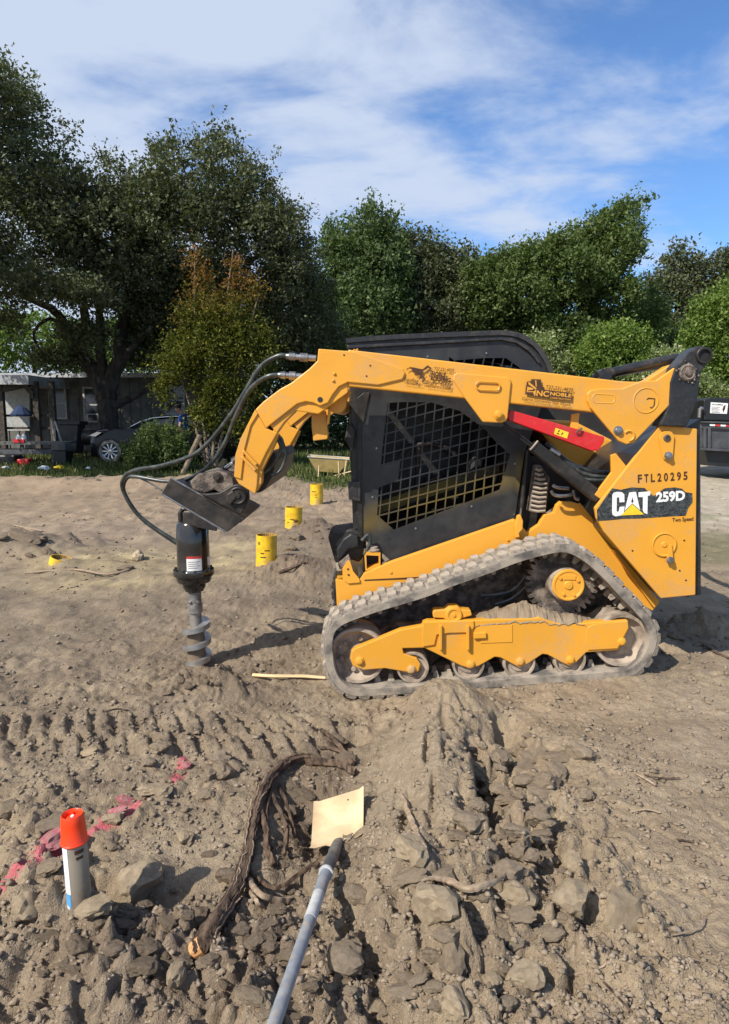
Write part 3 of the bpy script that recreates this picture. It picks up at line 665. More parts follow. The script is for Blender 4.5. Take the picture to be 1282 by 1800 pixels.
def track(y0, y1, far=False):
    m = len(loop); v = []; f = []
    ws = y1 - y0
    sec = [(0, -LUG - .050), (0, -LUG - .006), (.008, -LUG), (ws - .008, -LUG), (ws, -LUG - .006), (ws, -LUG - .050), (ws - .02, -LUG - .054), (.02, -LUG - .054)]
    for p, n in zip(loop, nrm):
        for dy, dn in sec: v.append(Vector((p.x, y0 + dy, p.z)) + n * dn)
    k = len(sec)
    for i in range(m):
        for j in range(k): f.append([i * k + j, i * k + (j + 1) % k, ((i + 1) % m) * k + (j + 1) % k, ((i + 1) % m) * k + j])
    g = G(); g.add(v, f); belt = g.build('rubber_track', 'rubber', tl, smooth=True, sharp=30)
    # staggered tread blocks: one mesh, one object each
    def lug_mesh(L, Wd, seed):
        r = random.Random(seed); h = LUG + .004
        x0, x1 = -L / 2, L / 2; t = .010
        q = lambda: r.uniform(-.003, .003)
        vs = [(x0 + q(), 0, 0), (x1 + q(), 0, 0), (x1 + q(), Wd, 0), (x0 + q(), Wd, 0), (x0 + t + q(), .006, h + q()), (x1 - t + q(), .006, h + q()), (x1 - t + q(), Wd * .55, h + q()), (x1 - t - .012, Wd - .01, h + q()), (x0 + t + .010, Wd - .01, h + q()), (x0 + t + q(), Wd * .55, h + q())]
        fs = [(0, 3, 2, 1), (4, 5, 6, 9), (9, 6, 7, 8), (0, 1, 5, 4), (3, 8, 7, 2), (1, 2, 7, 6, 5), (0, 4, 9, 8, 3)]
        me = mesh('tread_block', vs, fs, 'rubber_dirty')
        bm = bmesh.new(); bm.from_mesh(me); bmesh.ops.recalc_face_normals(bm, faces=bm.faces); bm.to_mesh(me); bm.free(); return me
    protos_l = [lug_mesh(.072, .150, i) for i in range(3)]; protos_r = [lug_mesh(.066, .150, 9 + i) for i in range(3)]
    N = 56
    for i in range(N):
        for side in (0, 1):
            idx = (i + .5 * side) * m / N; a = int(idx) % m; n = nrm[a]; p = loop[a]
            t = Vector((n.z, 0, -n.x)); pos = Vector((p.x, y0 + (.002 if side == 0 else ws / 2 + .004), p.z)) - n * (LUG + .002)
            o = link('tread_block', random.choice(protos_r if side else protos_l), belt)
            rot = Matrix((t, Vector((0, 1, 0)), n)).transposed()
            if rot.determinant() < 0: rot = Matrix((-t, Vector((0, 1, 0)), n)).transposed()
            o.matrix_local = Matrix.Translation(pos - tl.location) @ rot.to_4x4()
    g = G()
    for i in range(N):                                     # inner drive lugs
        a = int(i * m / N); n = nrm[a]; p = loop[a]; t = Vector((n.z, 0, -n.x)); b = Vector((p.x, y0 + ws / 2, p.z)) - n * (LUG + .053)
        for dy in (-.055, .035):
            vs = []
            for dn, w, e in ((0, .022, .014), (-.045, .010, .008)):
                for sx, sy in ((-1, -1), (1, -1), (1, 1), (-1, 1)): vs.append(b + n * dn + t * w * sx + Vector((0, dy + .01 + e * sy, 0)))
            g.add(vs, [(0, 1, 2, 3), (4, 5, 6, 7), (0, 1, 5, 4), (1, 2, 6, 5), (2, 3, 7, 6), (3, 0, 4, 7)])
    g.build('drive_lugs', 'rubber_dirty', belt)['kind'] = 'stuff'
    return belt
track(YT, YT + .32); track(YT + 1.36, YT + 1.68)
def wheel(name, px, py, rpx, y0, y1, prof='roller', bolts=0, off=0):
    p = P(px, py, YT + .05); r = rpx * sc(py, YT + .05); w = y1 - y0; c = Vector((p.x, y0 + off, p.z))
    if prof == 'roller': pr = [(.012, .012), (.012, r * .55), (.022, r * .62), (.022, r * .80), (0, r * .86), (0, r * .97), (.008, r), (w * .38, r), (w * .42, r * .72), (w * .58, r * .72), (w * .62, r), (w - .008, r), (w, r * .9), (w, .01)]
    else: pr = [(.035, .012), (.035, r * .30), (.05, r * .42), (.055, r * .70), (.03, r * .84), (0, r * .88), (0, r * .985), (.008, r), (w * .4, r), (w * .44, r * .8), (w * .56, r * .8), (w * .6, r), (w, r), (w, .01)]
    g = G(); g.lathe(c, (0, 1, 0), pr, 40); o = g.build(name, 'wheel', tl, smooth=True, sharp=32)
    return o, c, r
for off in (0, 1.36):
    fi, c, r = wheel('front_idler', 628, 1154, 51, YT + .06, YT + .26, 'idler', off=off)
    if off == 0:
        g = G()
        for k in range(6):
            a = k * math.pi / 3 + .3; q = c + Vector((math.cos(a) * r * .56, .045, math.sin(a) * r * .56)); g.lathe(q, (0, -1, 0), [(0, .016), (.012, .016), (.014, .012)], 8)
        g.build('idler_bolts', 'wheel', fi)
    wheel('rear_idler', 1093, 1126, 48, YT + .05, YT + .27, 'idler', off=off)
    for a, b in ((726, 1174), (824, 1168), (913, 1165), (1002, 1160)): wheel('track_roller', a, b, 28.5, YT + .045, YT + .27, off=off)
# final drive with sprocket
g = G(); c = P(1000, 1029, YT + .05); s1 = sc(1029, YT + .05)
cs = Vector((c.x - .01, YT + .13, c.z)); prof = []
poly = []
for k in range(34):
    a0 = k * 2 * math.pi / 34; r1, r2 = 66 * s1, 57 * s1
    for da, rr in ((0, r2), (.05, r1), (.11, r1), (.16, r2)): poly.append((cs.x + math.cos(a0 + da) * rr, cs.z + math.sin(a0 + da) * rr))
g.prism(poly, YT + .15, YT + .19); sprocket = g.build('sprocket', 'grease', tl)
g = G(); g.lathe(Vector((c.x - .008, YT + .24, c.z)), (0, -1, 0), [(0, .105), (.03, .115), (.07, .114), (.13, .108), (.165, .103), (.175, .100)], 40); hub = g.build('final_drive', 'wheel', tl, smooth=True)
g = G(); g.lathe(Vector((c.x, YT + .066, c.z)), (0, -1, 0), [(0, .098), (.010, .098), (.016, .094), (.016, .084), (.012, .080), (.012, .028), (.02, .022), (.02, .005)], 40); g.build('drive_cover', 'yellow_mud', hub, smooth=True, sharp=25)
g = G()
for (a, b) in ((-.052, .045), (.055, .03), (-.03, -.055), (.035, -.06), (.0, .0)): g.lathe(Vector((c.x + a, YT + .056, c.z + b)), (0, -1, 0), [(0, .010), (.012, .009)], 8)
g.box((c.x - .03, YT + .048, c.z + .035), (c.x + .04, YT + .054, c.z + .06)); g.build('cover_bolts', 'yellow_mud', hub)
# undercarriage beam
yf = YT + .035
ucz = [(624, 1140), (704, 1107), (743, 1100), (744, 1094), (752, 1091), (833, 1090), (939, 1087), (948, 1085), (974, 1094), (999, 1098), (1049, 1093), (1104, 1090), (1107, 1104), (1087, 1143), (1031, 1147),
       (1014, 1164), (1002, 1171), (985, 1163), (963, 1151), (954, 1150), (930, 1166), (914, 1174), (899, 1166), (880, 1156), (870, 1155), (842, 1171), (827, 1175), (812, 1171), (746, 1139), (708, 1140), (710, 1149), (733, 1157), (740, 1168), (736, 1181), (718, 1182), (677, 1175), (640, 1178), (621, 1171), (616, 1158), (618, 1146)]
G().prism(XZ(ucz, yf), yf, yf + .055).build('undercarriage_beam', 'yellow', tl, bevel=.006)
G().prism(XZ([(650, 1140), (700, 1116), (1080, 1098), (1080, 1130), (1000, 1150), (760, 1135), (720, 1150)], yf), YT + .255, YT + .31).build('inner_beam', 'grease', tl)
G().prism(XZ([(744, 1094), (833, 1091), (834, 1102), (828, 1112), (790, 1113), (768, 1116), (764, 1134), (744, 1137), (742, 1120)], yf - .012), yf - .012, yf - .001).build('beam_plate', 'yellow', tl, bevel=.004)
for a in (775, 823): G().prism(XZ([(a - 2.5, 1100), (a + 2.5, 1100), (a + 2.5, 1143), (a - 2.5, 1143)], yf - .03), yf - .03, yf - .002).build('beam_rib', 'yellow', tl, bevel=.003)
G().prism(XZ([(833, 1113), (855, 1112), (855, 1122), (833, 1123)], yf - .02), yf - .02, yf - .001).build('beam_pad', 'yellow', tl, bevel=.003)
G().prism(XZ([(1031, 1104), (1045, 1097), (1104, 1092), (1105, 1104), (1086, 1140), (1034, 1143), (1029, 1130)], yf - .008), yf - .008, yf - .001).build('rear_beam_plate', 'yellow', tl, bevel=.003)
G().prism(XZ([(845, 1100), (901, 1098), (901, 1129), (845, 1131)], yf - .004), yf - .004, yf - .0005).build('access_plate', 'yellow_mud', tl, bevel=.002)
for a, b in ((632, 1161), (723, 1176), (827, 1167), (914, 1162), (1002, 1159), (1092, 1127)):
    q = P(a, b, yf); G().lathe(q + Vector((0, -.002, 0)), (0, -1, 0), [(0, .028), (.006, .028), (.008, .020), (.018, .019), (.020, .010)], 8).build('axle_bolt', 'yellow_mud', tl)
q = P(797, 1079, YT + .07); s2 = sc(1079, YT + .07)
o = G().prism(XZ([(761, 1078), (763, 1073), (783, 1072), (790, 1066), (805, 1066), (812, 1071), (828, 1073), (830, 1082), (813, 1087), (803, 1094), (791, 1093), (780, 1087), (762, 1086)], YT + .05), YT + .05, YT + .13).build('pivot_cap', 'yellow', tl, bevel=.006)
G().lathe(Vector((q.x, YT + .05, q.z)), (0, -1, 0), [(0, .050), (.008, .050), (.014, .046), (.014, .034), (.009, .032), (.009, .012), (.015, .010)], 28).build('cap_boss', 'yellow_mud', o, smooth=True, sharp=25)
# soil packed along the beam
g = G(); N = 70; v = []; f = []; yy = [YT + .03, YT + .06, YT + .11, YT + .16, YT + .22, YT + .27]
toppx = cr([Vector((a, b, 0)) for a, b in ((828, 1090), (845, 1075), (870, 1070), (905, 1060), (925, 1057), (945, 1063), (965, 1072), (990, 1076), (1020, 1080), (1045, 1088), (1062, 1090))], 8)
for i, t in enumerate(toppx):
    p = P(t.x, t.y, YT + .16); pb = P(t.x, 1096, YT + .1)
    for j, y in enumerate(yy):
        k = [.22, .62, .95, 1.0, .8, .4][j]; n = .022 * (fbm(np.array([p.x]), np.array([y * 1.0]), 22, 4, 3, .65)[0])
        v.append(Vector((p.x + n * .5, y, pb.z + (p.z - pb.z) * k + n)))
m = len(yy)
for i in range(len(toppx) - 1):
    for j in range(m - 1): f.append([i * m + j, (i + 1) * m + j, (i + 1) * m + j + 1, i * m + j + 1])
g.add(v, f); o = g.build('packed_soil', 'clod', tl)
# dark frame behind the tracks
G().prism(XZ([(600, 1075), (690, 1046), (960, 965), (1010, 965), (1140, 1075), (1075, 1120), (900, 1125), (700, 1135), (640, 1110)], YT + .42), YT + .42, YT + 1.26).build('lower_frame', 'grease', tl)
g = G(); g.tube(pxtube([(925, 1012), (905, 1035), (880, 1044), (845, 1047)], YT + .30, .01), .012, 8); g.tube(pxtube([(935, 1005), (925, 1030), (900, 1052), (870, 1062)], YT + .28, .01), .010, 8); g.build('drive_hose', 'hose', tl, smooth=True)
G().prism(XZ([(930, 1036), (960, 1040), (1000, 1060), (992, 1076), (950, 1070), (930, 1055)], YT + .2), YT + .2, YT + .26).build('drive_bracket', 'grease', tl, bevel=.01)
for a, b in ((1040, 1015), (1052, 1027), (1056, 1042), (1064, 1056)): pass
# body side
YB = YT + .37
body = [(590, 1019), (629, 1024), (640, 1008), (687, 988), (905, 913), (912, 917), (927, 936), (948, 922), (957, 905), (974, 902), (979, 888), (986, 882), (1005, 882), (1018, 886), (1158, 1063), (1147, 1074), (1105, 1048), (1040, 985), (1000, 968), (950, 974), (850, 1003), (740, 1044), (655, 1072), (594, 1092)]
G().prism(XZ(body, YB), YB, YB + .05).build('body_side', 'yellow_mud', tl, bevel=.004)
G().prism(XZ([(592, 1018), (627, 1022), (640, 1008), (640, 1040), (594, 1080)], YB + .05), YB + .052, YB + .90).build('front_crossmember', 'yellow_mud', tl, bevel=.004)
G().prism(XZ([(641, 1019), (760, 1013), (802, 1009), (800, 1012), (760, 1016), (641, 1021)], YB - .003), YB - .003, YB - .0005).build('seam_edge', 'ink', tl)
G().prism(XZ([(603, 1019), (602, 1000), (612, 985), (616, 987), (621, 1004), (632, 1018), (633, 1024), (612, 1026)], YB - .012), YB - .012, YB - .001).build('tie_down_plate', 'yellow_mud', tl, bevel=.002)
for a, b in ((612, 1000.5), (613, 1010.5)): G().lathe(P(a, b, YB - .013), (0, -1, 0), [(0, .007), (.002, .007)], 10).build('bolt_hole', 'ink', tl)
# raised welded box under the cab corner
g = G(); X_ = XZ([(640, 969), (669, 972), (669, 996), (643, 1004)], YB + .02); H_ = XZ([(644, 976), (666, 977), (666, 992), (645, 1000)], YB + .02); g.prism(X_, YB + .02, YB + .12, [H_]); g.build('mount_box', 'yellow', tl)
G().prism(XZ([(638, 965), (672, 965), (672, 1000), (638, 1010)], YB + .125), YB + .125, YB + .14).build('mount_back', 'dark_steel', tl)
q = P(655, 966, YB + .06); G().lathe(q + Vector((0, 0, -.02)), (0, 0, 1), [(0, .028), (.01, .028), (.012, .045), (.022, .047), (.026, .036), (.040, .036), (.044, .026)], 18).build('cab_mount', 'wheel', tl, smooth=True)
# front light cluster and hoses
G().prism(XZ([(576, 944), (583, 934), (621, 928), (640, 940), (645, 968), (632, 990), (618, 984), (596, 1000), (588, 985)], YB + .12), YB + .12, YB + .40).build('front_housing', 'dark_steel', tl, bevel=.02)
G().prism(XZ([(592, 965), (603, 947), (616, 938), (630, 941), (631, 962), (612, 966), (600, 985), (593, 983)], YB + .06), YB + .06, YB + .115).build('lamp_shell', 'black', tl, bevel=.012)
for q_, y_, r_ in (([(636, 950), (648, 940), (650, 955), (640, 975)], .03, .012), ([(632, 992), (634, 1005), (633, 1016)], .02, .014), ([(607, 998), (600, 992), (592, 1000), (590, 1012)], .05, .010)):
    G().tube(pxtube(q_, YB + y_, .01), r_, 8).build('front_hose', 'hose', tl, smooth=True)
G().prism(XZ([(591, 991), (594, 990), (597, 1000), (601, 1001), (600, 1004), (592, 1003)], YB + .01), YB + .01, YB + .04).build('front_bracket', 'wheel', tl)
G().prism(XZ([(594, 992), (613, 976), (617, 986), (602, 998)], YB - .004), YB - .004, YB + .05).build('front_step', 'grease', tl, bevel=.003)
# seam strip running down to the rear
G().prism(XZ([(1016, 886), (1020, 884), (1062, 935), (1060, 938), (1042, 918)], YB - .012), YB - .012, YB - .001).build('edge_strip', 'yellow', tl, bevel=.002)
for a, b in ((893, 949), (801, 999), (687, 1006), (647, 1061), (633, 1059), (871, 1000)):
    G().lathe(P(a, b, YB - .001), (0, -1, 0), [(0, .009), (.006, .008)], 8).build('body_bolt', 'yellow_mud', tl)
# rear engine box and side panel
YR = YT + .10
rp = [(1160, 748), (1168, 747), (1226, 754), (1223, 1046), (1162, 1052), (1062, 935), (1049, 911), (1046, 893)]
rpn = G().prism(XZ(rp, YR), YR, YR + .03).build('rear_side_panel', 'yellow', tl, bevel=.005)
G().prism(XZ([(1130, 800), (1232, 736), (1233, 1046), (1166, 1051), (1066, 935), (1060, 880)], YR + .031), YR + .031, YR + 1.45).build('engine_housing', 'black', tl, bevel=.006)
G().prism(XZ([(1078, 968), (1085, 966), (1160, 1058), (1150, 1068)], YB - .05), YB - .05, YB + .04).build('rear_gusset', 'yellow_mud', tl)
# pin retainers on the panel
def retainer(ax, ay, bx, by, r1=.055, r2=.03):
    a = P(ax, ay, YR); b = P(bx, by, YR); d = b - a; L = d.length; t = d.normalized(); n = Vector((-t.z, 0, t.x)); pts = []
    for k in range(9): an = math.pi * k / 8; pts.append(a + n * math.cos(an) * r1 - t * math.sin(an) * r1)
    for k in range(7): an = math.pi * k / 6; pts.append(b - n * math.cos(an) * r2 + t * math.sin(an) * r2)
    o = G().prism([(p.x, p.z) for p in pts], YR - .014, YR - .001).build('pin_retainer', 'yellow', tl, bevel=.003)
    G().lathe(b + Vector((0, -.014, 0)), (0, -1, 0), [(0, .026), (.005, .026), (.006, .017), (.02, .016), (.022, .008)], 8).build('retainer_bolt', 'steel', o)
    G().lathe(a + Vector((0, -.014, 0)), (0, -1, 0), [(0, .022), (.006, .020), (.006, .010), (.002, .008)], 18).build('pin_end', 'grease' if r1 < .05 else 'yellow_mud', o)
retainer(1171, 770, 1173, 801, .045, .03); 
a = P(1167, 957, YR); G().lathe(a + Vector((0, -.001, 0)), (0, -1, 0), [(0, .075), (.008, .075), (.010, .068), (.004, .064), (.004, .018), (.010, .014), (.010, .004)], 32).build('pin_disc', 'yellow', tl, smooth=True, sharp=20)
G().prism(XZ([(1178, 957), (1182, 957), (1184, 984), (1179, 990), (1172, 984)], YR - .02), YR - .02, YR - .011).build('pin_keeper', 'yellow', tl, bevel=.002)
G().lathe(P(1178, 985, YR - .02), (0, -1, 0), [(0, .024), (.004, .024), (.006, .016), (.018, .015)], 8).build('keeper_bolt', 'steel', tl)
for a, b in ((1112, 968), (1203, 950), (1206, 1020), (1195, 1003)): G().lathe(P(a, b, YR - .001), (0, -1, 0), [(0, .006), (.001, .006)], 8).build('panel_hole', 'ink', tl)
# decal with lettering
z3 = lambda l: ZP(l, 1040, 820, .156)
def decal_mat():
    t = NT('scratched_black_decal'); co = t.co((1, 1, 2.2)); a = t.noise(28, 4, .7, co, 1.4); b = t.noise(9, 5, .7, co, 2.5); a = t.math('ABSOLUTE', t.math('SUBTRACT', a, .5)); b = t.math('ABSOLUTE', t.math('SUBTRACT', b, .5))
    f = t.math('MAXIMUM', t.ramp(a, .018, .0), t.ramp(b, .014, .0))
    sp = t.n('SeparateXYZ'); t.L.new(t.co(), sp.inputs[0])
    pk = t.math('MULTIPLY', t.ramp(t.math('SUBTRACT', sp.outputs[0], t.math('MULTIPLY', sp.outputs[2], .9)), .30, .42), t.ramp(t.noise(60, 4, .7), .35, .6))
    c = t.mix(t.math('MULTIPLY', f, .55), (.010, .013, .016, 1), (.34, .37, .36, 1)); c = t.mix(pk, c, (.85, .20, .13, 1)); t.col(c); t.rough(.4); return t.m
M['decal'] = decal_mat()
dec = G().prism(XZ(z3([(235, 245), (330, 262), (450, 235), (600, 242), (640, 285), (700, 330), (745, 315), (800, 260), (830, 245), (940, 235), (1020, 250), (1060, 290), (1135, 300), (1140, 400), (1090, 470), (1060, 555), (900, 562), (560, 585), (350, 590), (210, 605), (65, 615), (62, 490)]), YR - .0015), YR - .0015, YR - .0003).build('decal', 'decal', rpn)
def flat(poly, d, name, mat, parent=rpn): return G().prism(XZ(poly, YR - d), YR - d, YR - d + .0008).build(name, mat, parent)
flat(z3([(290, 285), (345, 290), (370, 315), (372, 400), (316, 405), (312, 350), (295, 345), (286, 358), (283, 500), (293, 512), (308, 505), (318, 455), (374, 450), (365, 520), (330, 552), (270, 562), (240, 545), (232, 520), (235, 320), (250, 295)]), .003, 'lettering', 'white', dec)
flat(z3([(425, 292), (502, 286), (548, 492), (460, 415), (374, 500)]), .003, 'lettering', 'white', dec)
flat(z3([(448, 400), (461, 345), (473, 396), (460, 408)]), .0045, 'letter_gap', 'decal', dec)
flat(z3([(530, 290), (665, 280), (662, 325), (634, 330), (630, 538), (592, 522), (578, 495), (580, 345), (530, 345)]), .003, 'lettering', 'white', dec)
flat(z3([(460, 425), (592, 540), (332, 552)]), .0045, 'triangle_mark', 'ylabel', dec)
text('259D', 1153.5, 882, 17, 51, 4, YR - .003, 'white', dec, bold=.045)
text('Two Speed', 1182, 917.5, 7, 37, 4, YR - .002, 'ink', rpn, bold=.02)
for i, ch in enumerate('FTL20295'): text(ch, 1121.5 + i * 11.45, 848.5 - i * .75, 14.2, 7.2, 4, YR - .002, 'ink', rpn, bold=.03)
# ---------------- cab
YC = YT + .46
cabw = .92
side = [(631, 935), (634, 800), (628, 700), (622, 640), (611, 612), (609, 603), (700, 596), (883, 589), (905, 591), (928, 602), (946, 618), (958, 637), (966, 658), (950, 720), (922, 797), (905, 913), (687, 986)]
z1 = lambda l: ZP(l, 540, 560, .312)
open_main = z1([(455, 475), (540, 470), (700, 472), (860, 520), (1000, 620), (1060, 690), (1145, 765), (1110, 880), (1085, 965), (490, 1190), (395, 1108), (403, 952), (512, 912), (525, 802), (415, 832), (428, 690)])
open_top = z1([(800, 215), (830, 236), (1000, 222), (1120, 222), (1205, 282), (1205, 330), (800, 330)])
gp_ = G(); gp_.prism(XZ(side, YC), YC, YC + .012, [XZ(open_main, YC), XZ(open_top, YC)]); scr = gp_.build('side_guard', 'guard', tl)
def clip_line(p0, d, poly):
    ts = []
    n = len(poly)
    for i in range(n):
        a = poly[i]; b = poly[(i + 1) % n]; ex, ey = b[0] - a[0], b[1] - a[1]; den = d[0] * ey - d[1] * ex
        if abs(den) < 1e-9: continue
        t = ((a[0] - p0[0]) * ey - (a[1] - p0[1]) * ex) / den; u = ((a[0] - p0[0]) * d[1] - (a[1] - p0[1]) * d[0]) / den
        if 0 <= u < 1: ts.append(t)
    ts.sort(); return [(ts[i], ts[i + 1]) for i in range(0, len(ts) - 1, 2)]
def bars(poly, p0, step, d, n0, n1, y, w=.0042):
    for k in range(n0, n1):
        o = (p0[0] + step[0] * k, p0[1] + step[1] * k)
        for t0, t1 in clip_line(o, d, poly):
            if t1 - t0 < 4: continue
            a = P(o[0] + d[0] * (t0 - 1), o[1] + d[1] * (t0 - 1), y); b = P(o[0] + d[0] * (t1 + 1), o[1] + d[1] * (t1 + 1), y)
            t = (b - a).normalized(); nn = Vector((-t.z, 0, t.x)) * w; q = [a - nn, a + nn, b + nn, b - nn]
            G().prism([(p.x, p.z) for p in q], y + (.0005 if abs(d[0]) > .5 else .001), y + .010).build('guard_bar', 'guard', scr)
dv = (-.085, 1); dv = (dv[0] / math.hypot(*dv), dv[1] / math.hypot(*dv)); dh = (1, -.262); dh = (dh[0] / math.hypot(*dh), dh[1] / math.hypot(*dh))
bars(open_main, (690, 830), (16.3, 0), dv, -5, 22, YC); bars(open_main, (690, 830), (0, 17.6), dh, -8, 16, YC)
bars(open_top, (815, 640), (17, 0), (-.25, .97), -2, 7, YC)
g = G(); 
for y in (YC + cabw - .012,): g.prism(XZ([(a, b) for a, b in side], YC), y, y + .012)
g.build('far_side_guard', 'black', tl)  # solid, without screen openings: the cab's darkness is put into its shape
def strip(poly, Y0, y0, y1, name, mat, th=.02, parent=tl, bev=.004):
    """sheet following an open outline, between two distances"""
    p = XZ(poly, Y0); g = G(); v = []; f = []
    for i, (a, b) in enumerate(p):
        j = min(i + 1, len(p) - 1); h = max(i - 1, 0); tx, tz = p[j][0] - p[h][0], p[j][1] - p[h][1]; l = math.hypot(tx, tz); nx, nz = -tz / l * th, tx / l * th
        v += [(a, y0, b), (a, y1, b), (a - nx, y1, b - nz), (a - nx, y0, b - nz)]
    for i in range(len(p) - 1):
        for k in range(4): f.append([i * 4 + k, i * 4 + (k + 1) % 4, (i + 1) * 4 + (k + 1) % 4, (i + 1) * 4 + k])
    f.append([0, 1, 2, 3]); n = (len(p) - 1) * 4; f.append([n + 3, n + 2, n + 1, n])
    g.add(v, f); return g.build(name, mat, parent, smooth=True, sharp=30)
roofp = [(609, 603), (640, 600), (700, 596), (780, 592.5), (860, 589.5), (883, 589), (897, 590), (911, 593), (924, 599), (936, 607), (946, 618), (955, 631), (961, 643), (966, 658)]
strip(roofp, YC - .02, YC - .022, YC + cabw + .02, 'roof', 'black', -.03)
G().prism(XZ([(611, 607), (880, 593), (900, 594), (925, 606), (942, 622), (950, 636), (948, 640), (930, 618), (908, 603), (880, 598), (612, 613)], YC - .021), YC - .021, YC - .004).build('roof_lip', 'black', tl, bevel=.004)
G().prism(XZ([(700, 600), (966, 658), (950, 720), (922, 797), (905, 913), (880, 913), (900, 720), (880, 640)], YC), YC + .02, YC + cabw - .02).build('cab_rear_wall', 'interior', tl)
G().prism(XZ([(640, 950), (905, 880), (905, 913), (687, 983)], YC), YC + .02, YC + cabw - .02).build('cab_floor', 'interior', tl)
st = G().prism(XZ([(760, 890), (850, 870), (872, 770), (888, 690), (870, 690), (850, 760), (832, 842), (760, 858)], YC), YC + .25, YC + .68).build('seat', 'interior', tl, bevel=.03)
g = G(); g.tube(pxtube([(800, 800), (790, 790), (760, 780), (720, 785), (705, 800)], YC + .2, .01), .018, 8); g.tube(pxtube([(800, 800), (790, 790), (760, 780), (720, 785), (705, 800)], YC + .72, .01), .018, 8)
g.build('lap_bar', 'dark_steel', tl, smooth=True)
g = G(); g.tube([P(735, 800, YC + .22), P(733, 860, YC + .22)], .016, 8); g.lathe(P(735, 800, YC + .22), (0, 0, 1), [(0, .02), (.05, .03), (.09, .024), (.1, .01)], 12); g.build('joystick', 'dark_steel', tl, smooth=True)
G().prism(XZ(z1([(395, 1050), (880, 895), (1110, 820), (1112, 880), (870, 965), (400, 1120)]), YC), YC + .16, YC + .18).build('inner_sill', 'olive', tl)
# front pillar, door edge, latch
g = G().prism(XZ([(613, 640), (631, 650), (634, 930), (621, 934), (616, 800)], YC + .05), YC + .05, YC + .13).build('front_pillar', 'black', tl, bevel=.012)
g = G().prism(XZ([(628, 700), (640, 690), (650, 690), (636, 760), (637, 940), (629, 940)], YC - .012), YC - .012, YC - .001).build('pillar_trim', 'dark_steel', tl, bevel=.003)
G().prism(XZ([(611, 750), (619, 742), (626, 760), (622, 790), (613, 782), (607, 770)], YC + .1), YC - .01, YC + .045).build('work_lamp', 'dark_steel', tl, bevel=.012)
lt = G().prism(XZ([(612, 848), (634, 846), (634, 882), (613, 878)], YC - .03), YC - .03, YC + .04).build('door_latch', 'black', tl, bevel=.006)
G().prism(XZ([(622, 855), (628, 855), (628, 873), (622, 872)], YC - .033), YC - .0335, YC - .031).build('latch_slot', 'interior', lt)
G().prism(XZ([(613, 640), (622, 640), (634, 935), (624, 935)], YC + .1), YC + cabw - .1, YC + cabw - .02).build('far_front_pillar', 'black', tl)
G().prism(XZ([(622, 650), (628, 650), (634, 930), (630, 930)], YC + .2), YC + .14, YC + cabw - .12).build('front_door_glass', 'glass', tl)
for a, b in ((662, 788), (655, 874), (829, 890), (731, 929), (905, 815), (904, 904), (752, 627), (855, 621)):
    G().lathe(P(a, b, YC - .001), (0, -1, 0), [(0, .008), (.005, .006)], 8).build('guard_bolt', 'steel', scr)
